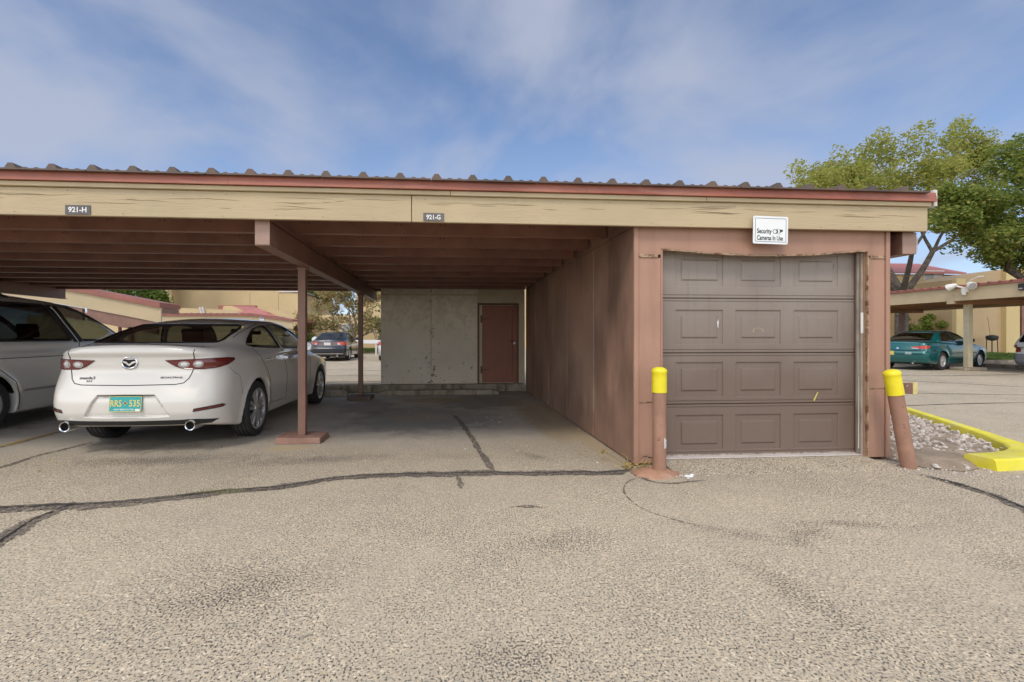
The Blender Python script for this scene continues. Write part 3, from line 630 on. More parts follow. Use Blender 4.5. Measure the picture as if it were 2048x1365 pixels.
# ------------------------------------------------------------------ storage room behind
shed = thing('storage_room', 'cream storage room wall with peeling paint at the back of the carport', 'storage room', (.15, 10.38, 0))
YS = 10.38
for a, b in ((-1.365, -.302), (-.296, .70)): boxo('wall_panel', m_shed, shed, a, b, YS, YS + .05, .158, 2.75, bevel=.003)
boxo('wall_panel', m_shed, shed, .70, 1.735, YS + .02, YS + .05, .158, 2.75, bevel=0)
boxo('wall_panel', m_shedplain, shed, 1.602, 1.735, YS, YS + .0195, .158, 1.899, bevel=0)
boxo('wall_panel', m_shedplain, shed, .706, 1.735, YS, YS + .0195, 1.90, 2.75, bevel=.003)
boxo('top_trim', m_shedplain, shed, -1.35, 1.72, YS - .012, YS - .001, 2.055, 2.09, bevel=.003)
boxo('side_wall', m_shedplain, shed, -1.365, -1.315, YS + .052, YS + 3.0, .158, 2.75, bevel=0)
boxo('shed_roof', m_roof, shed, -1.5, 1.9, YS - .0, YS + 3.1, 2.751, 2.80, bevel=0)
boxo('wall_core', m_deck, shed, -1.31, 1.735, YS + .051, YS + .12, .158, 2.75, bevel=0)
fr = MB(); fr.box(.704, .742, YS - .014, YS + .018, .16, 1.898); fr.box(.742, 1.60, YS - .014, YS + .018, 1.855, 1.898); fr.box(1.572, 1.60, YS - .014, YS + .018, .16, 1.855); fr.build('door_frame', m_doorframe, shed, bevel=.003)
boxo('hinge_stile', m_shedplain, shed, .744, .800, YS - .006, YS + .018, .165, 1.852, bevel=.002)
dr = MB(); dr.box(.804, 1.466, YS - .010, YS + .018, .172, 1.848); dro = dr.build('shed_door', m_reddoor, shed, bevel=.004)
boxo('closing_stile', m_reddoor, shed, 1.471, 1.57, YS - .008, YS + .018, .165, 1.852, bevel=.004)
for z in (1.555, .452):
    h = MB(); h.box(.765, .800, YS - .014, YS - .0065, z - .08, z + .08); h.add([(.80, YS - .016, z + .022), (.80, YS - .016, z - .022), (.975, YS - .016, z - .008), (.975, YS - .016, z + .008), (.80, YS - .0105, z + .022), (.80, YS - .0105, z - .022), (.975, YS - .0105, z - .008), (.975, YS - .0105, z + .008)], [(0, 1, 2, 3), (4, 7, 6, 5), (0, 4, 5, 1), (1, 5, 6, 2), (2, 6, 7, 3), (3, 7, 4, 0)])
    h.tube([(.803, YS - .016, z - .06), (.803, YS - .016, z + .06)], .008, 8); h.build('hinge', m_doorframe, dro)
hp = MB(); hp.box(1.38, 1.525, YS - .020, YS - .0105, 1.055, 1.085); hp.build('hasp', m_doorframe, dro, bevel=.002)
pk = MB(); pk.box(1.483, 1.522, YS - .045, YS - .022, 1.005, 1.048); pk.tube([(1.490, YS - .033, 1.045), (1.490, YS - .033, 1.072), (1.503, YS - .033, 1.082), (1.516, YS - .033, 1.072), (1.516, YS - .033, 1.045)], .004, 6); pk.build('padlock', m_steel, dro, bevel=.003)

# ------------------------------------------------------------------ wheel stops
def stop(x0, x1, label, mat):
    h = .10; a, b = 9.64, 9.83
    t = thing('wheel_stop', label, 'wheel stop', ((x0 + x1) / 2, 9.73, 0), group='wheel stops at the head of the bays')
    mb = MB(); e = .10
    for i, (xa, xb) in enumerate(((x0, (x0 + x1) / 2 - .003), ((x0 + x1) / 2 + .003, x1))):
        ca = e if i == 0 else 0; cb = e if i == 1 else 0
        mb.prism([(xa, 0.0), (xb, 0.0), (xb, h * (.55 if cb else 1)), (xb - cb, h), (xa + ca, h), (xa, h * (.55 if ca else 1))], 'y', a, b)
    mb.build('concrete_bar', mat, t, bevel=.012)
    for x in (x0 + .35, x1 - .35): MB().lathe([(.014, h - .001), (.014, h + .006)], 10, 'z', (x, 9.73, 0)).build('anchor_pin', m_doorframe, t)
stop(-1.29, 1.09, 'long weathered concrete wheel stop in front of the cream wall', m_conc)
stop(-4.35, -1.93, 'pale concrete wheel stop ending beside the rear post, ahead of the white sedan', m_conc)
stop(-7.5, -5.1, 'concrete wheel stop at the nose of the silver minivan', m_conc)

# ------------------------------------------------------------------ bollards
def bollard(label, base, lean, h, r, capz):
    t = thing('bollard', label, 'bollard', (base[0], base[1], 0), group='bollards guarding the garage corners')
    b = Vector((base[0], base[1], -.02)); d = Vector((lean[0], lean[1], 1)); 
    def P(z): return b + d * (z + .02)
    MB().tube([P(-.02 + i * (capz + .02) / 6) for i in range(7)], r, 28).build('pipe', m_bollard, t, smooth=True)
    prof = [(capz - .012, 1.07), (capz - .010, 1.10), (h - .09, 1.085), (h - .055, 1.085), (h - .050, 1.13), (h - .035, 1.14), (h - .022, 1.06), (h - .010, .82), (h - .002, .45), (h, .05)]
    MB().tube([P(z) for z, k in prof], [r * k for z, k in prof], 28).build('sleeve_cap', m_yellow, t, smooth=True)
    return t, P
bl, PL = bollard('upright brown bollard with yellow cap on a painted concrete pad left of the door', (1.856, 4.035), (0, 0), .925, .057, .715)
pad = MB(); n = 28; rr = random.Random(4)
ring0 = [(1.80 + (.175 + .05 * rr.random()) * math.cos(2 * math.pi * i / n) * (1.15 if math.cos(2 * math.pi * i / n) > 0 else 1), 4.02 + (.16 + .03 * rr.random()) * math.sin(2 * math.pi * i / n)) for i in range(n)]
vs = [(x, y, -.01) for x, y in ring0] + [(1.82 + (x - 1.82) * .8, 4.02 + (y - 4.02) * .8, .022) for x, y in ring0] + [(1.84 + (x - 1.84) * .45, 4.03 + (y - 4.03) * .45, .038) for x, y in ring0] + [(1.856, 4.035, .042)]
fs = [(k * n + i, k * n + (i + 1) % n, (k + 1) * n + (i + 1) % n, (k + 1) * n + i) for k in range(2) for i in range(n)] + [(2 * n + i, 2 * n + (i + 1) % n, 3 * n) for i in range(n)]
pad.add(vs, fs).build('concrete_pad', m_padconc, bl, smooth=True)
st = MB()
for i in range(6):
    a0, a1 = -1.28 + i * .16, -1.28 + (i + 1) * .16
    st.add([(1.856 + .0585 * math.cos(a0), 4.035 + .0585 * math.sin(a0), .225 + .004 * (i % 2)), (1.856 + .0585 * math.cos(a1), 4.035 + .0585 * math.sin(a1), .225 + .004 * ((i + 1) % 2)), (1.856 + .0585 * math.cos(a1), 4.035 + .0585 * math.sin(a1), .318 - .007 * i), (1.856 + .0585 * math.cos(a0), 4.035 + .0585 * math.sin(a0), .325 - .007 * i)], [(0, 1, 2, 3)])
st.build('torn_sticker', paint('torn_sticker', (.62, .62, .62), .5, .2, 30, 60, .1, chips=((.36, .2, .13), 50, .55, .6)), bl)
wp = MB(); rr = random.Random(9)
for i in range(26):
    x, y = 2.06 + rr.gauss(0, .05), 3.93 + rr.gauss(0, .03); s = rr.uniform(.008, .025)
    wp.add([(x - s, y - s * .5, .004), (x + s, y - s * .6, .004), (x + s * .8, y + s * .6, .004), (x - s * .7, y + s * .5, .004), (x, y, .004 + s * .5)], [(0, 1, 4), (1, 2, 4), (2, 3, 4), (3, 0, 4)])
struct(stuff(wp.build('mortar_crumbs', m_white)))['kind'] = 'stuff'
br, PR = bollard('leaning brown bollard with yellow cap at the right corner of the garage', (4.195, 4.03), (-.176, .02), .89, .060, .672)

# ------------------------------------------------------------------ signs
def sign_plate(name, label, cat, x0, x1, y, z0, z1, mat, group=None):
    t = thing(name, label, cat, ((x0 + x1) / 2, y, z0), group=group)
    o = MB().box(x0, x1, y - .004, y, z0, z1).build('plate', mat, t, bevel=.0015); return t, o
def add_text(t, o, s, size, x, y, z, mat, sx=1.0, bold=0.0, name='lettering', align='CENTER', rot=0.0):
    L = ORG[t.name]
    return text_obj(s, name, mat, o, size, Matrix.Translation((x - L.x, y - L.y, z - L.z)) @ Matrix.Rotation(rot, 4, 'Y') @ FACE_NY, sx, bold=bold, align=align)
GRP = 'bay number plates on the fascia'
t, o = sign_plate('bay_number_plate', 'grey plate reading 921-H on the fascia above the white sedan', 'number sign', -3.105, -2.908, 4.198, 2.191, 2.270, m_plaque, GRP)
text_fit('921-H', 'lettering', m_white, o, -.073, .069, .018, .045, -.0055, .03)
t, o = sign_plate('bay_number_plate', 'grey plate reading 921-G on the fascia above the empty bay', 'number sign', -.188, -.008, 4.198, 2.191, 2.263, m_plaque, GRP)
text_fit('921-G', 'lettering', m_white, o, -.064, .060, .015, .042, -.0055, .03)
sg = thing('security_sign', 'white sign reading Security Cameras In Use fixed over the garage door', 'sign', (2.965, 4.17, 2.0))
L = ORG['security_sign']
tilt = R(-1.3)
def rrect(x0, x1, z0, z1, r, n=5):
    p = []
    for cx, cz, a in ((x1 - r, z1 - r, 0), (x0 + r, z1 - r, 90), (x0 + r, z0 + r, 180), (x1 - r, z0 + r, 270)):
        for k in range(n + 1):
            th = R(a + 90 * k / n); p.append((cx + r * math.cos(th), cz + r * math.sin(th)))
    return p
sx0, sx1, sz0, sz1 = -.168, .168, .035, .288
pl = MB().prism(rrect(sx0, sx1, sz0, sz1, .014), 'y', -.004, 0).build('plate', m_signwhite, sg, world=False)
po, pi_ = rrect(sx0 + .018, sx1 - .018, sz0 + .018, sz1 - .018, .012), rrect(sx0 + .0225, sx1 - .0225, sz0 + .0225, sz1 - .0225, .009)
n = len(po); MB().add([(x, -.0055, z) for x, z in po] + [(x, -.0055, z) for x, z in pi_], [(i, (i + 1) % n, n + (i + 1) % n, n + i) for i in range(n)]).build('border', m_bluegrey, pl, world=False)
def stext(s, size, x, z, sx): return text_obj(s, 'lettering', m_ink, pl, size, Matrix.Translation((x, -.0055, z)) @ FACE_NY, sx, bold=.0011, align='LEFT')
text_fit('Security', 'lettering', m_ink, pl, -.131, .010, .128, .046, -.0055, .022); text_fit('Cameras In Use', 'lettering', m_ink, pl, -.131, .119, .068, .045, -.0055, .022)
ic = MB()
def ringp(cx, cz, ro, ri, mb, a0=0, a1=360, n=24, sqx=1.0):
    vs = []
    for k in range(n + 1):
        th = R(a0 + (a1 - a0) * k / n); vs += [(cx + sqx * ro * math.cos(th), -.0056, cz + ro * math.sin(th)), (cx + sqx * ri * math.cos(th), -.0056, cz + ri * math.sin(th))]
    mb.add(vs, [(2 * k, 2 * k + 2, 2 * k + 3, 2 * k + 1) for k in range(n)])
ringp(.042, .149, .021, .0165, ic, sqx=1.05); ringp(.050, .150, .021, .010, ic, -80, 80); ringp(.068, .162, .014, .011, ic, 40, 130)
ic.add([(.083, -.0056, .170), (.117, -.0056, .168), (.117, -.0056, .152), (.085, -.0056, .136), (.090, -.0056, .153)], [(0, 4, 3, 2, 1)]); ic.add([(.068, -.0056, .131), (.094, -.0056, .124), (.094, -.0056, .127), (.072, -.0056, .134)], [(0, 1, 2, 3)])
ic.build('camera_symbol', m_ink, pl, world=False)
for x, z in ((-.155, .275), (.155, .048)): MB().lathe([(.005, -.0065), (.005, -.004)], 8, 'y', (x, 0, z)).build('screw', m_steel, pl, world=False)
sg.rotation_euler = (0, R(1.0), 0)

# ------------------------------------------------------------------ gravel bed and yellow kerb
kpts = [(9.2, 11.2), (8.4, 9.4), (7.62, 8.0), (6.98, 6.75), (6.36, 5.5), (6.02, 4.85), (5.80, 4.45), (5.62, 4.22), (5.40, 4.08), (5.15, 4.02), (4.84, 3.99)]
kw = [.055, .055, .055, .057, .062, .072, .095, .12, .13, .13, .12]
def kerb_mesh():
    P = [Vector((x, y, 0)) for x, y in kpts]; vs = []; n = len(P)
    for i, p in enumerate(P):
        t = (P[min(i + 1, n - 1)] - P[max(i - 1, 0)]).normalized(); q = Vector((-t.y, t.x, 0)); w = kw[i]
        for s, z in ((1.16, -.02), (1.0, .085), (.84, .10), (-.84, .10), (-1.0, .086), (-1.1, -.02)):
            e = p + q * (w * s); vs.append((e.x, e.y, z))
    fs = [(i * 6 + j, (i + 1) * 6 + j, (i + 1) * 6 + j + 1, i * 6 + j + 1) for i in range(n - 1) for j in range(5)] + [tuple(range(5, -1, -1)), tuple((n - 1) * 6 + j for j in range(6))]
    return MB().add(vs, fs)
struct(kerb_mesh().build('painted_kerb', m_kerby, smooth=True, angle=35))
bed = MB(); edge = [(4.255, 4.33), (4.255, 12.5), (8.9, 12.5), (9.0, 11.0), (8.25, 9.4), (7.5, 8.0), (6.86, 6.75), (6.24, 5.5), (5.9, 4.85), (5.62, 4.42), (5.3, 4.2), (4.9, 4.12), (4.78, 3.94), (4.55, 3.86), (4.32, 3.98)]
c = (5.6, 6.8)
ins = [(c[0] + (x - c[0]) * .9, c[1] + (y - c[1]) * .93) for x, y in edge]
n = len(edge); bed.add([(x, y, .006) for x, y in edge] + [(x, y, .062) for x, y in ins], [(i, (i + 1) % n, n + (i + 1) % n, n + i) for i in range(n)] + [tuple(range(n, 2 * n))])
struct(bed.build('soil_bed', m_soil))
def stone_mat():
    m, nt, b = base_mat('grey_pink_gravel')
    ge = nt.nodes.new('ShaderNodeNewGeometry')
    c = ramp(nt, ge.outputs['Random Per Island'], [(0, (.36, .32, .28)), (.3, (.54, .48, .43)), (.55, (.47, .40, .34)), (.8, (.66, .61, .56)), (1, (.40, .385, .37))])
    n = noise(nt, ge.outputs['Position'], 45, 4); c = mixrgb(nt, ramp(nt, n, [(.4, 0.0), (.7, .45)]), c, (.62, .58, .54))
    nt.links.new(c, b.inputs['Base Color']); b.inputs['Roughness'].default_value = .9; return m
m_stone = stone_mat()
def inside(x, y, poly):
    r = False; j = len(poly) - 1
    for i in range(len(poly)):
        if (poly[i][1] > y) != (poly[j][1] > y) and x < (poly[j][0] - poly[i][0]) * (y - poly[i][1]) / (poly[j][1] - poly[i][1]) + poly[i][0]: r = not r
        j = i
    return r
bmI = bmesh.new(); bmesh.ops.create_icosphere(bmI, subdivisions=1, radius=1); ico_v = np.array([v.co[:] for v in bmI.verts]); ico_f = np.array([[v.index for v in f.verts] for f in bmI.faces]); bmI.free()
def rocks(spots, name, mat):
    V = []; F = []; b = 0
    for (x, y, z, s) in spots:
        q = np.array(Matrix.Rotation(rng.uniform(0, 6.28), 3, Vector((rng.uniform(-1, 1), rng.uniform(-1, 1), rng.uniform(-1, 1))).normalized()))
        v = ico_v * nrng.uniform(.7, 1.2, (len(ico_v), 1)) * np.array([1.25, 1.0, .62]) * s; v = v @ q.T; V.append(v + (x, y, z)); F.append(ico_f + b); b += len(v)
    V = np.concatenate(V); F = np.concatenate(F); me = bpy.data.meshes.new(name); me.from_pydata(V.tolist(), [], F.tolist()); me.materials.append(mat)
    return link(bpy.data.objects.new(name, me))
sp = []
while len(sp) < 4800:
    x, y = rng.uniform(4.25, 9), rng.uniform(3.85, 12.4)
    if y > 9 and rng.random() < .7: continue
    if not inside(x, y, edge): continue
    if y < 4.4 and x < 5.0 and rng.random() < .45: continue
    sp.append((x, y, rng.uniform(.03, .07) if y > 4.3 else rng.uniform(.008, .03), rng.uniform(.014, .040) * (1 if y > 4.5 else .75)))
stuff(rocks(sp, 'gravel', m_stone))
sp = [(rng.uniform(4.0, 4.9), rng.uniform(3.6, 4.2), .004, rng.uniform(.004, .013)) for _ in range(150)] + [(rng.uniform(1.6, 4.3), rng.uniform(3.9, 4.27), .004, rng.uniform(.003, .009)) for _ in range(160)] + [(rng.gauss(.2, .9), rng.gauss(6.6, 1.6), .003, rng.uniform(.003, .010)) for _ in range(90)]
stuff(rocks(sp, 'loose_pebbles', m_stone))
# dry weeds at the foot of the garage corner, and a tuft growing in the crack
def leaf_mat(name, cols, rough=.6, trans=.25):
    m, nt, b = base_mat(name); ge = nt.nodes.new('ShaderNodeNewGeometry')
    k = len(cols) - 1
    c = ramp(nt, ge.outputs['Random Per Island'], [(i / k, x) for i, x in enumerate(cols)])
    nt.links.new(c, b.inputs['Base Color']); b.inputs['Roughness'].default_value = rough; b.inputs['Specular IOR Level'].default_value = .3
    o = [n for n in nt.nodes if n.type == 'OUTPUT_MATERIAL'][0]; tr = nt.nodes.new('ShaderNodeBsdfTranslucent'); nt.links.new(c, tr.inputs[0])
    mx = nt.nodes.new('ShaderNodeMixShader'); mx.inputs[0].default_value = trans; nt.links.new(b.outputs[0], mx.inputs[1]); nt.links.new(tr.outputs[0], mx.inputs[2]); nt.links.new(mx.outputs[0], o.inputs[0])
    return m
m_dry = leaf_mat('dry_leaves', [(.45, .30, .06), (.55, .42, .12), (.36, .26, .12), (.20, .22, .06)])
m_tuft = leaf_mat('crack_grass_blades', [(.22, .24, .07), (.30, .29, .12), (.12, .17, .05)])
wd = thing('weed', 'dry yellow weed with stems and fallen leaves at the garage corner by the bollard', 'weed', (1.70, 4.18, 0))
s = MB(); lv = MB(); rr = random.Random(3)
for i in range(16):
    a = rr.uniform(0, 6.28); l = rr.uniform(.06, .24); x, y = 1.70 + rr.gauss(0, .05), 4.18 + rr.gauss(0, .035)
    e = Vector((x + l * math.cos(a), y + l * math.sin(a) * .5, rr.uniform(.02, .14))); s.tube([(x, y, 0), ((x + e.x) / 2, (y + e.y) / 2, e.z * .8 + .01), e], [.003, .002, .0015], 5)
def leaf(mb, c, l, w, r):
    u = Vector((r.uniform(-1, 1), r.uniform(-1, 1), r.uniform(-.4, .6))).normalized(); v = u.orthogonal().normalized(); v = Matrix.Rotation(r.uniform(0, 6.28), 3, u) @ v; c = Vector(c)
    mb.add([c - u * l, c + v * w, c + u * l, c - v * w], [(0, 1, 2, 3)])
for i in range(46): leaf(lv, (1.70 + rr.gauss(0, .09), 4.17 + rr.gauss(0, .05), abs(rr.gauss(.01, .03)) + .006), rr.uniform(.008, .024), rr.uniform(.005, .012), rr)
for c in ((1.50, 4.45, .10), (1.60, 4.12, .05)):
    for i in range(6): leaf(lv, (c[0] + rr.gauss(0, .012), c[1] + rr.gauss(0, .012), c[2] + rr.gauss(0, .01)), .02, .012, rr)
s.tube([(1.66, 4.2, 0), (1.58, 4.35, .06), (1.50, 4.45, .10)], .0025, 5)
s.build('stem', m_dry, wd); stuff(lv.build('leaves', m_dry, wd))
tf = MB(); rr = random.Random(6)
for i in range(110):
    x, y = -1.74 + rr.gauss(0, .10), 3.80 + rr.gauss(0, .018); a = rr.uniform(0, 6.28); l = rr.uniform(.012, .045)
    tf.add([(x - .0025, y, 0), (x + .0025, y, 0), (x + .02 * math.cos(a), y + .02 * math.sin(a), l)], [(0, 1, 2)])
stuff(tf.build('crack_grass', m_tuft))
fl = MB(); rr = random.Random(8)
for i in range(60):
    x, y = (rr.uniform(.6, 1.7), rr.uniform(4.4, 8.5)) if i < 34 else (rr.uniform(-4.6, 1.5), rr.uniform(3.9, 8))
    if i < 34 and x < 1.25 and rr.random() < .6: x = rr.uniform(1.3, 1.7)
    leaf(fl, (x, y, .012), rr.uniform(.008, .020), rr.uniform(.005, .010), rr)
stuff(fl.build('fallen_leaves', m_dry))
# ================================================================== vehicles
def curve(pts, n=500):
    p = np.array(pts, float); x, y = p[:, 0], p[:, 1]; d = np.diff(y) / np.diff(x); m = np.zeros(len(x)); m[0], m[-1] = d[0], d[-1]
    for i in range(1, len(x) - 1):
        if d[i - 1] * d[i] > 0:
            w1, w2 = 2 * (x[i + 1] - x[i]) + (x[i] - x[i - 1]), (x[i + 1] - x[i]) + 2 * (x[i] - x[i - 1]); m[i] = (w1 + w2) / (w1 / d[i - 1] + w2 / d[i])
    X = np.linspace(x[0], x[-1], n); i = np.clip(np.searchsorted(x, X) - 1, 0, len(x) - 2); h = x[i + 1] - x[i]; t = (X - x[i]) / h
    Y = y[i] * (2 * t**3 - 3 * t**2 + 1) + m[i] * h * (t**3 - 2 * t**2 + t) + y[i + 1] * (-2 * t**3 + 3 * t**2) + m[i + 1] * h * (t**3 - t**2)
    G = np.gradient(Y, X)
    f = lambda q: np.interp(q, X, Y)
    f.slope = lambda q: np.interp(q, X, G)
    return f
def smax(a, b, k): h = np.maximum(k - np.abs(a - b), 0) / k; return np.maximum(a, b) + h * h * k * .25
def smin(a, b, k): return -smax(-a, -b, k)
def sd_poly(px, py, poly):
    px, py = np.broadcast_arrays(px, py); d = np.full(px.shape, 1e9); ins = np.zeros(px.shape, bool); n = len(poly)
    for i in range(n):
        ax, ay = poly[i]; bx, by = poly[(i + 1) % n]; ex, ey = bx - ax, by - ay
        t = np.clip(((px - ax) * ex + (py - ay) * ey) / (ex * ex + ey * ey), 0, 1); d = np.minimum(d, (px - ax - t * ex)**2 + (py - ay - t * ey)**2)
        c = ((ay > py) != (by > py)); 
        with np.errstate(divide='ignore', invalid='ignore'): c &= px < ex * (py - ay) / (ey if ey else 1e-12) + ax
        ins ^= c
    return np.where(ins, -1, 1) * np.sqrt(d)
def round_poly(poly, r=.25, k=3):
    out = []; n = len(poly)
    for i in range(n):
        a, b, c = (np.array(poly[j % n], float) for j in (i - 1, i, i + 1)); la, lc = np.linalg.norm(a - b), np.linalg.norm(c - b); q = min(r, la * .45, lc * .45)
        p0, p1 = b + (a - b) / la * q, b + (c - b) / lc * q
        for t in np.linspace(0, 1, k + 1): out.append(tuple((1 - t)**2 * p0 + 2 * t * (1 - t) * b + t * t * p1))
    return out

def surface_net(f, x1, y0, y1, z0, z1, h):
    """iso surface of f(|x|,y,z)=0, mirrored about x=0"""
    nx = int(math.ceil(x1 / h)); xs = (np.arange(-nx, nx + 1)) * h; ys = np.arange(y0, y1 + h, h); zs = np.arange(z0, z1 + h, h)
    half = f(xs[nx:][:, None, None], ys[None, :, None], zs[None, None, :]); V = np.concatenate([half[:0:-1], half], 0).astype(np.float32)
    S = V < 0; acc = np.zeros(tuple(n - 1 for n in V.shape) + (3,), np.float32); cnt = np.zeros(acc.shape[:3], np.float32)
    A = [np.s_[:-1], np.s_[1:]]
    for ax in range(3):
        sl0 = [np.s_[:]] * 3; sl1 = [np.s_[:]] * 3; sl0[ax] = A[0]; sl1[ax] = A[1]
        a, b = V[tuple(sl0)], V[tuple(sl1)]; cr = (a < 0) != (b < 0); t = np.where(cr, a / np.where(cr, a - b, 1), 0)
        o = [k for k in range(3) if k != ax]
        for i in (0, 1):
            for j in (0, 1):
                s = [np.s_[:]] * 3; s[o[0]] = A[i]; s[o[1]] = A[j]; s = tuple(s); c = cr[s]; cnt += c
                acc[..., ax] += np.where(c, t[s], 0); acc[..., o[0]] += c * i; acc[..., o[1]] += c * j
    m = cnt > 0; idx = np.full(cnt.shape, -1, np.int64); idx[m] = np.arange(m.sum()); cell = np.argwhere(m)
    P = (cell + acc[m] / cnt[m][:, None]) * h + np.array([xs[0], ys[0], zs[0]])
    Q = []
    for ax in range(3):
        sl0 = [np.s_[1:-1]] * 3; sl1 = [np.s_[1:-1]] * 3; sl0[ax] = A[0]; sl1[ax] = A[1]
        a, b = S[tuple(sl0)], S[tuple(sl1)]; o = [k for k in range(3) if k != ax]
        for flip in (0, 1):
            e = np.argwhere(a & ~b if flip == 0 else ~a & b)
            if not len(e): continue
            base = e.copy(); base[:, o[0]] += 1; base[:, o[1]] += 1
            def ID(i, j):
                c = base.copy(); c[:, o[0]] -= i; c[:, o[1]] -= j; return idx[c[:, 0], c[:, 1], c[:, 2]]
            q = np.stack([ID(1, 1), ID(0, 1), ID(0, 0), ID(1, 0)], 1)
            if (flip == 1) != (ax == 1): q = q[:, ::-1]
            Q.append(q)
    Q = np.concatenate(Q); Q = Q[(Q >= 0).all(1)]
    return P, Q
def grad(f, P, e=.004):
    g = np.zeros_like(P)
    for k in range(3):
        a = P.copy(); b = P.copy(); a[:, k] += e; b[:, k] -= e; g[:, k] = f(np.abs(a[:, 0]), a[:, 1], a[:, 2]) - f(np.abs(b[:, 0]), b[:, 1], b[:, 2])
    return g / np.maximum(np.linalg.norm(g, axis=1, keepdims=True), 1e-9)
def np_mesh(name, P, Q, mat, N=None, parent=None):
    me = bpy.data.meshes.new(name); used = np.unique(Q); mp_ = np.full(len(P), -1); mp_[used] = np.arange(len(used)); P2 = P[used]; Q2 = mp_[Q]
    me.vertices.add(len(P2)); me.vertices.foreach_set('co', P2.astype(np.float32).ravel()); k = Q2.shape[1]
    me.loops.add(Q2.size); me.loops.foreach_set('vertex_index', Q2.astype(np.int32).ravel()); me.polygons.add(len(Q2))
    me.polygons.foreach_set('loop_start', np.arange(0, Q2.size, k, dtype=np.int32)); me.polygons.foreach_set('use_smooth', np.ones(len(Q2), bool))
    me.update(calc_edges=True); me.validate(); me.materials.append(mat)
    if N is not None: me.normals_split_custom_set_from_vertices(N[used].tolist())
    return link(bpy.data.objects.new(name, me), parent)

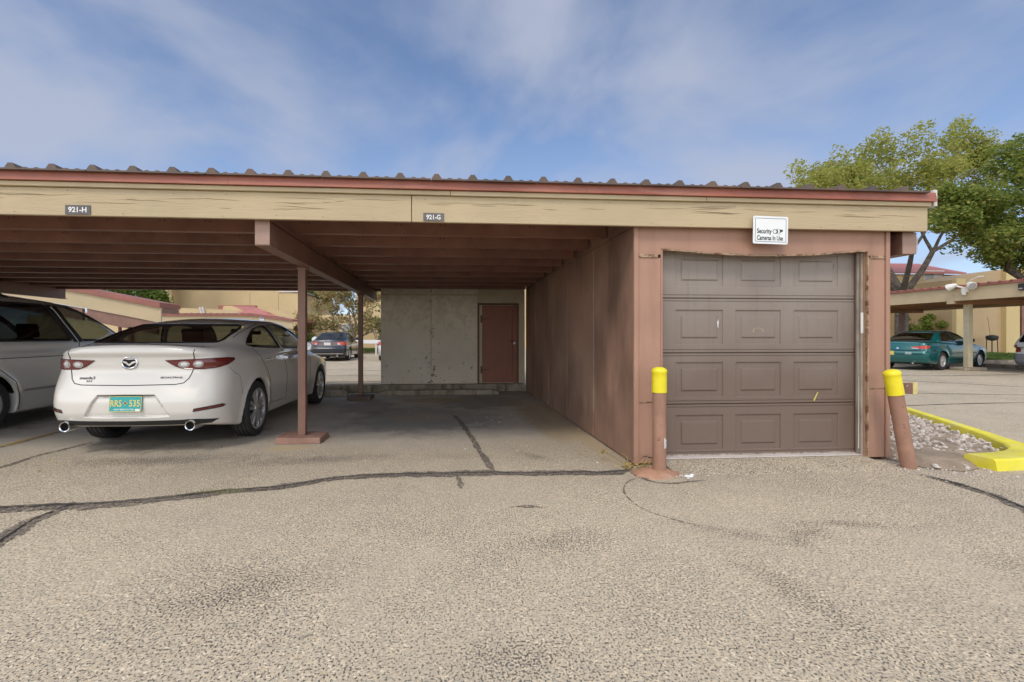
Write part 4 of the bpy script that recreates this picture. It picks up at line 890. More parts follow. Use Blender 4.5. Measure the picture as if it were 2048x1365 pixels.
class Car:
    """body as a smooth implicit solid: deck + cabin, wheel arches, window openings cut through to a hollow cabin"""
    def __init__(s, d):
        s.d = d
        s.zd = curve(d['deck']); s.zt = curve(d['top']); s.W = curve(d['width']); s.gz = curve(d['side']); s.wg = curve(d['cabw']); s.gy = curve(d['caby']); s.yr = curve(d['rear']); s.yf = curve(d['front'])
    def shell(s, x, y, z):
        d = s.d; x = np.abs(x)
        sh = d.get('sculpt', 0.0)
        side = x - s.W(y) * s.gz(z)
        for ya in d['axles']:
            r = np.sqrt((y - ya)**2 + (z - d['wr'])**2); side = side - d.get('flare', .012) * np.exp(-((r - d['arch'] - .015) / .05)**2) * (z < d['wr'] + .5)
        sl = s.zd.slope(y); top = (z - (s.zd(y) - d.get('crown', .05) * (x / .8)**2)) / np.sqrt(1 + sl * sl)
        rear = s.yr(z) + d.get('rplan', .07) * (x / .8)**2.4 - y; front = y - s.yf(z) + d.get('fplan', .16) * (x / .8)**2.4
        low = smax(smax(smax(side, rear, d.get('krear', .16)), front, .25), top, d.get('ktop', .07)); low = smax(low, d['zb'] + d.get('kick', .0) * np.clip((d.get('kicky', -.35) - y) / .45, 0, 1) - z, .04)
        sl = s.zt.slope(y); gt = (z - (s.zt(y) - d.get('rcrown', .05) * (x / .6)**2)) / np.sqrt(1 + sl * sl)
        if 'rwin' in d: gt = smax(gt, (d['rwin'](z) + .05 * (x / .7)**2 - y) * d.get('rwn', .9), .08)
        gw = (x - s.wg(z) * s.gy(y)) * .94
        gh = smax(smax(gw, gt, d.get('kroof', .10)), d.get('ghz', .85) - z, .02)
        b = smin(low, gh, d.get('kjoin', .05))
        for (poly, depth, sm) in d.get('dents', []):          # pressed recesses seen from behind: (x,z) outline
            q = np.maximum(sd_poly(x, z, poly), y - (s.yr(z) + .07 * (x / .8)**2.4 + depth)); b = smax(b, -q, sm)
        return b
    def full(s, x, y, z):
        d = s.d; b0 = s.shell(x, y, z); x = np.abs(x); b = b0
        for ya in d['axles']:
            r = np.sqrt((y - ya)**2 + (z - d['wr'])**2) - d['arch']; b = smax(b, -np.maximum(r, .50 - x), .012)
        c = d['cab']; cav = np.maximum(np.maximum(b0 + .045, np.maximum(c[0] - y, y - c[1])), np.maximum(c[2] - z, (d['shelf'](y) - z) if 'shelf' in d else -9.0)); b = np.maximum(b, -cav)
        for poly in d['side_win']: b = np.maximum(b, -np.maximum(sd_poly(y, z, poly), .35 - x))
        for poly, lo, hi in d['end_win']: b = np.maximum(b, -np.maximum(sd_poly(x, z, poly), np.maximum(lo - y, y - hi)))
        return b
    def hit(s, P0, D, off=0.0, maxd=2.5, step=.02):
        P0 = np.asarray(P0, float); D = np.asarray(D, float); D = D / np.linalg.norm(D); n = len(P0); t = np.zeros(n); done = np.zeros(n, bool); f = lambda t: (lambda p: s.shell(p[:, 0], p[:, 1], p[:, 2]))(P0 + D * t[:, None]) - off
        for _ in range(int(maxd / step)):
            v = f(t); done |= v < 0
            if done.all(): break
            t = np.where(done, t, t + step)
        lo = t - step; hi = t.copy()
        for _ in range(14):
            mid = .5 * (lo + hi); neg = f(mid) < 0; hi = np.where(neg, mid, hi); lo = np.where(neg, lo, mid)
        return P0 + D * hi[:, None]
    def build(s, root, h, mat, face_parts, smooth_rest='body'):
        d = s.d; P, Q = surface_net(s.full, 1.08, d['y0'] - .12, d['y1'] + .12, d['zb'] - .08, d['h'] + .08, h); N = grad(s.full, P, h * .3)
        C = P[Q].mean(1); lab = np.full(len(Q), -1)
        for i, (nm, fn, m_) in enumerate(face_parts): lab = np.where((lab < 0) & fn(C), i, lab)
        s.obj = np_mesh(smooth_rest, P, Q[lab < 0], mat, N, root)
        for i, (nm, fn, m_) in enumerate(face_parts):
            if (lab == i).any(): np_mesh(nm, P, Q[lab == i], m_ or mat, N, root)
    def patch(s, name, poly, plane, mat, root, off=.0, grid=.035, mirror=False, rim=None, rimmat=None, thick=0):
        """poly: 2-D outline in `plane`; cast onto the shell. plane = (origin, u axis, v axis, direction)"""
        o, u, v, D = (np.array(q, float) for q in plane); n = len(poly); pts = []; 
        for i in range(n):
            a, b = np.array(poly[i]), np.array(poly[(i + 1) % n]); m = max(1, int(np.linalg.norm(b - a) / grid))
            for k in range(m): pts.append(a + (b - a) * k / m)
        nb = len(pts); A = np.array(pts); lo, hi = A.min(0), A.max(0); gx, gy = np.meshgrid(np.arange(lo[0], hi[0], grid), np.arange(lo[1], hi[1], grid)); inn = sd_poly(gx, gy, poly) < -grid * .5
        allp = [Vector(p) for p in pts] + [Vector((a, b)) for a, b in zip(gx[inn], gy[inn])]
        r = delaunay_2d_cdt(allp, [(i, (i + 1) % nb) for i in range(nb)], [], 1, 1e-5); V2 = np.array([q[:] for q in r[0]]); T = [tuple(t) for t in r[2]]
        W = s.hit(o + V2[:, :1] * u + V2[:, 1:2] * v, D, off); out = []
        for sg in ((1, -1) if mirror else (1,)):
            Wm = W * np.array([sg, 1, 1]); N = grad(s.shell, Wm.copy()); 
            ob = MB(); ob.add(Wm.tolist(), T if (np.cross(Wm[[q[1] for q in T]] - Wm[[q[0] for q in T]], Wm[[q[2] for q in T]] - Wm[[q[0] for q in T]]) * N[[q[0] for q in T]]).sum() > 0 else [q[::-1] for q in T]); obj_ = ob.build(name, mat, root, world=False, smooth=True)
            me = obj_.data; me.normals_split_custom_set_from_vertices(N.tolist()) if len(me.vertices) == len(N) else None
            out.append(obj_)
            if rim:
                B = s.hit(o + A[:, :1] * u + A[:, 1:2] * v, D, off + .001) * np.array([sg, 1, 1]); B = B.tolist(); MB().tube(B + [B[0], B[1]], rim, 6, cap=False).build('seal', rimmat, obj_, world=False, smooth=True)
        return out
    def seam(s, name, pts, plane, mat, root, rad=.004, mirror=False, n=14, off=.0):
        o, u, v, D = (np.array(q, float) for q in plane); p = []
        for i in range(len(pts) - 1):
            a, b = np.array(pts[i]), np.array(pts[i + 1]); m = max(2, int(np.linalg.norm(b - a) / .03)); p += [a + (b - a) * k / m for k in range(m)]
        p.append(np.array(pts[-1])); A = np.array(p); W = s.hit(o + A[:, :1] * u + A[:, 1:2] * v, D, off); mbs = []
        for sg in ((1, -1) if mirror else (1,)):
            MB().tube((W * np.array([sg, 1, 1])).tolist(), rad, 6).build(name, mat, root, world=False, smooth=True)

RIGHT = ((1.3, 0, 0), (0, 1, 0), (0, 0, 1), (-1, 0, 0)); REAR = ((0, -1.9, 0), (1, 0, 0), (0, 0, 1), (0, 1, 0))
m_tyre = paint('tyre_rubber', (.028, .027, .027), .75, .3, 12, 90, .3, blot=((.07, .065, .06), 8, .5, .75, .6), local=True)
m_alloy = plain('machined_alloy', (.72, .72, .72), .38, .85); m_gun = plain('dark_gunmetal', (.09, .09, .095), .35, .7)
m_black = plain('black_plastic', (.022, .022, .023), .5); m_gap = plain('panel_gap', (.02, .02, .02), .8); m_rub = plain('window_rubber', (.018, .018, .019), .45)
m_seat = paint('dark_seat_fabric', (.045, .043, .042), .8, .2, 8, 60, .1, local=True); m_chrome = plain('chrome', (.75, .75, .76), .12, 1.0)
m_lens = plain('red_lens', (.15, .020, .018), .10, 0, .8); m_lensd = plain('dark_red_lens', (.10, .012, .014), .12, 0, .6); m_clear = plain('clear_lamp', (.42, .40, .40), .2, .3, .4); m_amber = plain('orange_lens', (.45, .10, .02), .15, 0, .5)

def wheel(parent, x, y, z, r, w, rim_r, mat_rim, style, side, steer=0, grooves=True):
    """side +1 = right of the car; a dish (the part) carrying tyre and rim"""
    mid = plain_cache('wheel_well_dark', (.015, .015, .016), .7)
    hub = MB().lathe([(rim_r * .96, .02 * side), (rim_r * .92, .035 * side)], 28, 'x', (0, 0, 0)).build('wheel', mid, parent, world=False, smooth=True)
    hub.location = (x, y, z)
    hw = w / 2; pr = []
    if grooves:
        gs = [-.62, -.22, .22, .62]; pts = [(-1, -.055), (-.86, -.008)]
        for gq in gs: pts += [(gq - .055, 0), (gq - .045, -.010), (gq + .045, -.010), (gq + .055, 0)]
        pts += [(.86, -.008), (1, -.055)]
    else: pts = [(-1, -.055), (-.8, -.006), (0, 0), (.8, -.006), (1, -.055)]
    pr = [(rim_r, -.78 * hw), (rim_r + .02, -hw * .98), ((rim_r + r) / 2, -hw * 1.05)] + [(r + b, a * hw) for a, b in pts] + [((rim_r + r) / 2, hw * 1.05), (rim_r + .02, hw * .98), (rim_r, .78 * hw)]
    MB().lathe(pr, 48, 'x', closed=True).build('tyre', m_tyre, hub, world=False, smooth=True, angle=30)
    if grooves:
        tb = MB()
        for k in range(64):
            a = 2 * math.pi * k / 64
            for s0 in (-.86, .66):
                c = (s0 + .10) * hw; rr_ = r - .0005
                p = [Vector((c - .10 * hw, (rr_) * math.sin(a + da), (rr_) * math.cos(a + da))) for da in (-.012, .012)] + [Vector((c + .10 * hw, rr_ * math.sin(a + da + .03), rr_ * math.cos(a + da + .03))) for da in (.012, -.012)]
                tb.add([q * (1 + .0015 / r) for q in p], [(0, 1, 2, 3)])
        stuff(tb.build('tread_cuts', m_gap, hub, world=False))
    m = MB(); xo = side * hw * .86
    m.lathe([(rim_r + .012, xo), (rim_r + .010, xo + .006 * side), (rim_r - .012, xo), (rim_r - .016, xo - .035 * side), (rim_r - .010, -xo)], 40, 'x', closed=True)
    def spoke(a, w0, w1, r0, r1, d0, d1, mi):
        ca, sa = math.cos(a), math.sin(a); 
        def P(rad, t, dx): return (xo + dx * side, rad * sa + t * ca, rad * ca - t * sa)
        v = [P(r0, -w0, d0), P(r0, w0, d0), P(r1, w1, d1), P(r1, -w1, d1), P(r0, -w0 * 1.3, d0 - .03), P(r0, w0 * 1.3, d0 - .03), P(r1, w1 * 1.3, d1 - .03), P(r1, -w1 * 1.3, d1 - .03)]
        m.add(v, [(0, 1, 2, 3), (4, 7, 6, 5), (0, 4, 5, 1), (1, 5, 6, 2), (2, 6, 7, 3), (3, 7, 4, 0)], mi)
    if style == 'twin':
        for k in range(5):
            for q in (-.20, .20):
                spoke(2 * math.pi * k / 5 + q, .013, .020, .045, rim_r - .008, -.004, -.010, 0)
            spoke(2 * math.pi * k / 5 + .63, .008, .014, .045, rim_r - .01, -.022, -.024, 1)
    elif style == 'five':
        for k in range(5): spoke(2 * math.pi * k / 5, .026, .034, .03, rim_r - .008, -.004, -.010, 0)
    else:
        for k in range(12): spoke(2 * math.pi * k / 12, .020, .030, .05, rim_r - .008, -.008, -.012, 0)
    m.lathe([(.055, xo - .03 * side), (.052, xo + .002 * side), (.03, xo + .008 * side), (.002, xo + .009 * side)], 20, 'x')
    m.build('rim', [mat_rim, m_gun], hub, world=False, smooth=True, angle=30)
    return hub
_pc = {}
def plain_cache(n, c, r):
    if n not in _pc: _pc[n] = plain(n, c, r)
    return _pc[n]
def rbox(mb, x0, x1, y0, y1, z0, z1, sh=0.0):
    """rounded box, sheared back along y with height"""
    n = 12; prof = rrect(x0, x1, y0, y1, min(abs(x1 - x0), abs(y1 - y0)) * .3, 3); rings = []
    for t, k in ((0, .9), (.06, 1), (.85, 1), (.96, .93), (1, .75)):
        cx, cy, z = (x0 + x1) / 2, (y0 + y1) / 2, z0 + (z1 - z0) * t; rings.append([(cx + (a - cx) * k, cy + (b - cy) * k - sh * t, z) for a, b in prof])
    m = len(prof); vs = [p for r_ in rings for p in r_]
    mb.add(vs, [(i * m + j, i * m + (j + 1) % m, (i + 1) * m + (j + 1) % m, (i + 1) * m + j) for i in range(4) for j in range(m)] + [tuple(range(m - 1, -1, -1)), tuple(4 * m + j for j in range(m))])
def interior(root, yfs, yrs, zs, hw, dash_y, ztop):
    for sx in (-1, 1):
        mb = MB(); x = sx * hw * .52; rbox(mb, x - .25, x + .25, yfs - .12, yfs + .02, zs, zs + .60, .16); rbox(mb, x - .25, x + .25, yfs, yfs + .48, zs - .1, zs + .10)
        st = mb.build('front_seat', m_seat, root, world=False, smooth=True, angle=50)
        hb = MB(); rbox(hb, x - .13, x + .13, yfs - .31, yfs - .20, zs + .62, zs + .82, .03); hb.tube([(x - .05, yfs - .24, zs + .5), (x - .05, yfs - .25, zs + .66)], .007, 6); hb.tube([(x + .05, yfs - .24, zs + .5), (x + .05, yfs - .25, zs + .66)], .007, 6); hb.build('headrest', m_seat, st, world=False, smooth=True, angle=50)
    mb = MB(); rbox(mb, -hw * .92, hw * .92, yrs - .12, yrs + .04, zs, zs + .52, .18); rbox(mb, -hw * .92, hw * .92, yrs, yrs + .45, zs - .1, zs + .10); bs = mb.build('rear_seat', m_seat, root, world=False, smooth=True, angle=50)
    for x in (-hw * .55, 0, hw * .55):
        hb = MB(); rbox(hb, x - .12, x + .12, yrs - .29, yrs - .20, zs + .50, zs + .64, .02); hb.build('headrest', m_seat, bs, world=False, smooth=True, angle=50)
    mb = MB(); rbox(mb, -hw, hw, dash_y - .28, dash_y + .3, zs - .05, zs + .42); mb.build('dashboard', m_black, root, world=False, smooth=True, angle=50)
    w = MB(); c = Vector((-hw * .52, dash_y - .42, zs + .40)); th = [2 * math.pi * i / 24 for i in range(26)]; w.tube([c + Vector((.18 * math.cos(a), .07 * math.sin(a), .165 * math.sin(a))) for a in th], .013, 6, cap=False); w.box(c.x - .15, c.x + .15, c.y - .01, c.y + .02, c.z - .03, c.z + .03); w.build('steering_wheel', m_black, root, world=False, smooth=True, angle=50)
def plate(car_root, parent, x, y, z, w, h, mat, lines, tilt=.12, name='licence_plate'):
    M_ = Matrix.Translation((x, y, z)) @ Matrix.Rotation(tilt, 4, 'X')
    pl_ = MB().prism(rrect(-w / 2, w / 2, -h / 2, h / 2, .012, 3), 'y', -.004, .004).build(name, mat, parent, world=False); pl_.matrix_local = M_
    fr_ = MB(); po, pi2 = rrect(-w / 2, w / 2, -h / 2, h / 2, .012, 3), rrect(-w / 2 + .005, w / 2 - .005, -h / 2 + .005, h / 2 - .005, .009, 3); n = len(po)
    fr_.add([(a, -.0055, b) for a, b in po] + [(a, -.0055, b) for a, b in pi2], [(i, (i + 1) % n, n + (i + 1) % n, n + i) for i in range(n)]); fr_.build('plate_border', lines[0][4], pl_, world=False)
    for (s_, xa_, xb_, zb_, m_, cap_) in lines:
        if s_: text_fit(s_, 'lettering', m_, pl_, xa_, xb_, zb_, cap_, -.0062, .016)
    return pl_

# ------------------------------------------------------------------ white sedan in the near bay
m_whitecar = plain('pearl_white_paint', (.70, .675, .63), .26, 0, .9); m_glassA = glass('tinted_glass', (.34, .37, .35)); m_glassB = glass('clear_windscreen', (.62, .68, .64))
def far_less(z0, z1): return lambda C: (C[:, 2] < z1) & (C[:, 2] > z0)
dA = dict(ghz=.96, kick=.085, kicky=-.38, axles=(0, 2.726), wr=.327, arch=.362, zb=.20, y0=-1.0, y1=3.66, h=1.445, krear=.26, kjoin=.09, ktop=.07, kroof=.13, crown=.05, rplan=.085,
    deck=[(-1.1, 1.085), (-.98, 1.098), (-.90, 1.108), (-.75, 1.108), (-.40, 1.100), (0, 1.05), (.5, 1.0), (1.5, .96), (2.35, .965), (2.7, .915), (3.2, .83), (3.5, .74), (3.8, .6)],
    top=[(-1.0, .55), (-.80, .95), (-.64, 1.105), (-.32, 1.232), (0, 1.328), (.30, 1.388), (.65, 1.424), (1.0, 1.440), (1.28, 1.442), (1.55, 1.428), (1.85, 1.36), (2.15, 1.22), (2.5, .99), (2.9, .72)],
    width=[(-1.1, .80), (-.8, .845), (-.45, .878), (0, .896), (.6, .884), (1.3, .882), (2.2, .890), (2.726, .895), (3.2, .87), (3.7, .80)],
    side=[(.15, .93), (.24, .955), (.36, .985), (.50, .998), (.62, 1.0), (.72, .992), (.82, .978), (.92, .952), (1.02, .91), (1.10, .86)],
    cabw=[(.6, .86), (.9, .835), (1.0, .81), (1.15, .755), (1.3, .69), (1.45, .61)], caby=[(-1, .92), (-.4, .965), (.3, 1.0), (1.5, 1.01), (2.5, 1.0), (3, .95)],
    rear=[(.15, -.86), (.26, -.90), (.36, -.955), (.44, -.985), (.52, -.99), (.66, -.965), (.72, -.945), (.86, -.905), (.97, -.915), (1.03, -.945), (1.08, -.945), (1.2, -.9)],
    front=[(.15, 3.5), (.3, 3.62), (.5, 3.66), (.7, 3.58), (.9, 3.3), (1.1, 2.9)],
    dents=[([(-.40, .395), (.40, .395), (.36, .46), (.31, .545), (.27, .60), (-.27, .60), (-.31, .545), (-.36, .46)], .030, .012)],
    cab=(-.80, 2.55, .42), shelf=curve([(-1.0, 1.07), (-.5, 1.06), (-.04, 1.03), (.0, .3), (3, .3)]),
    side_win=[round_poly([(-.06, 1.090), (.10, 1.185), (.32, 1.268), (.60, 1.315), (.80, 1.330), (.99, 1.022), (.45, 1.045), (.12, 1.058)], .05), round_poly([(.875, 1.335), (1.20, 1.345), (1.50, 1.322), (1.78, 1.245), (2.02, 1.120), (2.16, 1.02), (2.12, 1.0), (1.07, 1.018)], .05)],
    end_win=[(round_poly([(-.655, 1.118), (-.650, 1.20), (-.625, 1.300), (-.58, 1.330), (.58, 1.330), (.625, 1.300), (.650, 1.20), (.655, 1.118)], .05), -.95, .5), (round_poly([(-.70, 1.02), (-.60, 1.2), (-.52, 1.36), (.52, 1.36), (.60, 1.2), (.70, 1.02)], .06), 1.45, 2.9)])
def make_white_sedan(loc, rz):
    t = thing('sedan', 'white four door sedan with a teal licence plate parked under the carport', 'car', loc, rz)
    c = Car(dA)
    def door(y0, y1, a): 
        return lambda C: (np.abs(C[:, 0]) > .5) & (C[:, 0] * a > 0) & (C[:, 1] > y0 + np.maximum(0, .62 - np.hypot(C[:, 1], C[:, 2] - .33)) * 0) & (C[:, 1] < y1) & (C[:, 2] > .30) & (C[:, 2] < 1.40) & (np.hypot(C[:, 1], C[:, 2] - .33) > .43 + .0 * C[:, 1])
    c.build(t, .0155, m_whitecar, [('trunk_lid', lambda C: (C[:, 1] < -.30) & (C[:, 2] > .705) & (np.abs(C[:, 0]) < .60) , None), ('rear_bumper', lambda C: (C[:, 1] < -.36) & (C[:, 2] < .84), None),
                                ('door', door(.18, 1.02, 1), None), ('door', door(1.02, 2.10, 1), None), ('door', door(.18, 1.02, -1), None), ('door', door(1.02, 2.10, -1), None)])
    for poly in dA['side_win']: c.patch('side_window', poly, RIGHT, m_glassA, t, -.010, .05, True, .011, m_rub)
    rw = round_poly([(-.645, 1.116), (-.640, 1.20), (-.615, 1.298), (-.575, 1.326), (.575, 1.326), (.615, 1.298), (.640, 1.20), (.645, 1.116)], .05)
    c.patch('rear_window', rw, REAR, m_glassA, t, -.006, .05, False, .014, m_rub)
    c.patch('windscreen', dA['end_win'][1][0], ((0, 3.9, 0), (1, 0, 0), (0, 0, 1), (0, -1, 0)), m_glassB, t, -.006, .06, False, .014, m_rub)
    # tail lamps wrap round the corner: outline drawn at 45 degrees to the car
    s2 = math.sqrt(.5); DIAG = ((1.5, -1.9, 0), (s2, s2, 0), (0, 0, 1), (-s2, s2, 0))
    def dg(x, y): return (x - 1.5) * s2 + (y + 1.9) * s2
    lampo = [(dg(.335, -.90), .945), (dg(.50, -.89), .952), (dg(.66, -.875), .957), (dg(.78, -.80), .962), (dg(.84, -.66), .962), (dg(.865, -.54), .955), (dg(.865, -.535), .940), (dg(.845, -.66), .895), (dg(.80, -.79), .868), (dg(.70, -.86), .858), (dg(.52, -.89), .862), (dg(.44, -.895), .885)]
    lamps = c.patch('tail_light', lampo, DIAG, m_lens, t, .004, .025, True, .005, m_lensd)
    for L_, sg in zip(lamps, (1, -1)):
        for (x, y) in ((.655, -.88), (.515, -.895)):
            cx = dg(x, y); ring = [(cx + .043 * math.cos(a), .905 + .033 * math.sin(a)) for a in np.linspace(0, 2 * math.pi, 18, endpoint=False)]; inn = [(cx + .026 * math.cos(a), .905 + .020 * math.sin(a)) for a in np.linspace(0, 2 * math.pi, 14, endpoint=False)]
            for rr2, of, mm in ((ring, .0065, m_clear), (inn, .009, m_alloy)):
                q = c.patch('lamp_ring', rr2, DIAG, mm, L_, of, .02)[0]
                if sg < 0:
                    for v in q.data.vertices: v.co.x *= -1
                    q.data.flip_normals()
    c.seam('panel_gap', [(.605, 1.085), (.60, 1.02), (.595, .93), (.585, .84), (.56, .765), (.52, .722), (.45, .708), (0, .702)], REAR, m_gap, t, .0045, True)
    c.seam('panel_gap', [(.12, .33), (.50, .335), (1.0, .315)], RIGHT, m_gap, t, .0032, True)
    c.seam('panel_gap', [(.06, 1.045), (.16, .95), (.33, .76), (.405, .62), (.40, .45), (.43, .33)], RIGHT, m_gap, t, .0032, True)
    c.seam('panel_gap', [(1.03, 1.01), (1.04, .6), (1.02, .33)], RIGHT, m_gap, t, .0032, True)
    c.seam('panel_gap', [(2.14, .99), (2.18, .8), (2.12, .5), (2.05, .33)], RIGHT, m_gap, t, .0032, True)
    c.seam('panel_gap', [(-.62, .86), (-.55, .80), (-.45, .76), (-.405, .55)], RIGHT, m_gap, t, .0022, True)
    c.seam('roof_gap', [(.69, 1.17), (.665, 1.28), (.63, 1.345)], REAR, m_gap, t, .004, True)
    c.patch('rear_valance', [(-.74, .300), (.74, .300), (.80, .340), (.70, .350), (.645, .356), (.56, .356), (.49, .352), (0, .348), (-.49, .352), (-.56, .356), (-.645, .356), (-.70, .350), (-.80, .340)], REAR, m_black, t, .004, .03)
    c.seam('bumper_crease', [(.27, .606), (0, .610)], REAR, m_gap, t, .0035, True)
    # bumper reflectors and exhaust tips
    c.patch('reflector', [(.62, .435), (.83, .462), (.845, .478), (.83, .490), (.63, .462)], REAR, m_lens, t, .003, .03, True, .004, m_black)
    for sx in (-1, 1):
        e = MB(); x = sx * .595; e.lathe([(.052, -.60), (.052, -.935), (.049, -.947), (.041, -.943), (.038, -.88)], 24, 'y', (x, 0, .298), closed=True); eo = e.build('exhaust_tip', m_chrome, t, world=False, smooth=True, angle=30)
        MB().lathe([(.001, -.895), (.0375, -.895)], 20, 'y', (x, 0, .298)).build('pipe_bore', m_gap, eo, world=False)
        mr = MB(); vs = []; prof = rrect(-.11, .11, -.07, .07, .05, 4)
        for dy, k in ((-.055, .86), (-.05, 1), (0, 1.02), (.06, .85), (.10, .45)): vs += [(sx * .965 + a * k, 1.64 + dy + .02 * a, 1.03 + b * k) for a, b in prof]
        n = len(prof); mr.add(vs, [(i * n + j, i * n + (j + 1) % n, (i + 1) * n + (j + 1) % n, (i + 1) * n + j) for i in range(4) for j in range(n)] + [tuple(4 * n + j for j in range(n))]); mr.tube([(sx * .82, 1.68, .98), (sx * .91, 1.66, 1.0)], .03, 8)
        mo = mr.build('wing_mirror', m_whitecar, t, world=False, smooth=True, angle=50); MB().add([(sx * .965 + a * .84, 1.5845 + .02 * a, 1.03 + b * .84) for a, b in prof], [tuple(range(n))]).build('mirror_glass', m_chrome, mo, world=False)
        for (y, z) in ((.42, .885), (1.28, .862)):
            P = c.hit([(sx * 1.3, y - .09, z), (sx * 1.3, y - .05, z + .004), (sx * 1.3, y + .05, z + .004), (sx * 1.3, y + .09, z)], (-sx, 0, 0)); P[1:3, 0] += sx * .032
            MB().tube(P.tolist(), [.010, .014, .014, .010], 8).build('door_handle', m_whitecar, t, world=False, smooth=True)
            cup = c.patch('handle_cup_shade', [(y + .075 * math.cos(a), z + .032 * math.sin(a)) for a in np.linspace(0, 2 * math.pi, 16, endpoint=False)], RIGHT, plain_cache('painted_recess_shade', (.42, .41, .40), .5), t, .002, .04)[0]  # shade of the handle recess painted as a darker disc on the door
            if sx < 0:
                for v in cup.data.vertices: v.co.x *= -1
        for y, tk in ((0, 0), (2.726, 0)): wheel(t, sx * .790, y, .327, .327, .215, .232, m_alloy, 'twin', sx)
    # emblem, script, plate
    e = MB(); yb = lambda x, z: float(c.hit([(x, -1.9, z)], (0, 1, 0))[0][1]); ec = (0, .925); ye = yb(*ec) - .004
    th = np.linspace(0, 2 * math.pi, 28)
    e.tube([(ec[0] + .073 * math.cos(a), ye, ec[1] + .056 * math.sin(a)) for a in th], .009, 8, cap=False)
    def wing(s_): e.add([(s_ * x, ye - dy, ec[1] + z) for x, z, dy in ((0, -.012, .010), (.030, .012, .006), (.066, .018, .004), (.060, .002, .004), (.036, -.006, .006), (0, -.034, .010))], [(0, 1, 2, 3, 4, 5) if s_ > 0 else (5, 4, 3, 2, 1, 0)])
    wing(1); wing(-1); e.build('emblem', m_chrome, t, world=False, smooth=True, angle=40)
    MB().lathe([(.001, ye + .0005), (.066, ye + .0005)], 28, 'y', (0, 0, 0)).build('emblem_ground', m_black, t, world=False).matrix_local = Matrix.Translation((0, 0, ec[1])) @ Matrix.Diagonal((1, 1, .78, 1))
    for s_, x, z, size, sx_ in (('mazda3', -.400, .775, .040, 1.3), ('2.5 S', -.375, .745, .024, 1.2), ('SKYACTIV-G', .40, .775, .024, 1.5)):
        text_obj(s_, 'badge', m_gun, t, size, Matrix.Translation((x, yb(x, z) - .004, z)) @ Matrix.Rotation(x * .20, 4, 'Z') @ Matrix.Rotation(-.16, 4, 'X') @ FACE_NY, sx_, bold=.0008)
    m_teal = paint('teal_plate', (.02, .36, .36), .4, .08, 20, 60, .03, local=True); m_py = plain('plate_yellow', (.72, .60, .16), .5)
    pl_ = plate(t, t, 0.0, -.973, .522, .305, .152, m_teal, [('RRS', -.140, -.034, -.026, m_py, .066), ('535', .036, .138, -.026, m_py, .066), ('NEW MEXICO USA', -.105, .085, -.062, plain('plate_white', (.78, .86, .86), .5), .017)], -.10)
    z_ = MB(); 
    for k in range(4):
        a = math.pi / 2 * k
        for q in (-.004, .004): z_.add([(math.cos(a) * .012 - math.sin(a) * (q - .0016), -.0062, .008 + math.sin(a) * .012 + math.cos(a) * (q - .0016)), (math.cos(a) * .024 - math.sin(a) * (q - .0016), -.0062, .008 + math.sin(a) * .024 + math.cos(a) * (q - .0016)), (math.cos(a) * .024 - math.sin(a) * (q + .0016), -.0062, .008 + math.sin(a) * .024 + math.cos(a) * (q + .0016)), (math.cos(a) * .012 - math.sin(a) * (q + .0016), -.0062, .008 + math.sin(a) * .012 + math.cos(a) * (q + .0016))], [(0, 1, 2, 3)])
    z_.build('sun_symbol', m_py, pl_, world=False); MB().lathe([(.0015, -.0064), (.0115, -.0062)], 16, 'y', (0, 0, .008)).build('sun_symbol', plain('plate_red', (.40, .10, .03), .5), pl_, world=False)
    MB().box(.095, .140, -.0062, -.006, -.070, -.048).build('plate_sticker', m_white, pl_, world=False)
    interior(t, 1.15, .30, .47, .62, 2.25, 1.3)
    MB().tube([(.05, 1.93, 1.30), (.05, 1.98, 1.24)], .01).box(-.08, .18, 1.90, 1.93, 1.21, 1.27).build('inside_mirror', m_black, t, world=False)
    MB().box(-.74, .74, -.40, 3.4, .205, .24).build('floor_pan', m_black, t, world=False)
    ml = MB()
    for sx in (-1, 1): ml.box(sx * .80 - .09, sx * .80 + .09, -.46, -.455, .22, .40)
    return t, c
sedan, sedanC = make_white_sedan((-3.125, 5.97, 0), R(-.8))
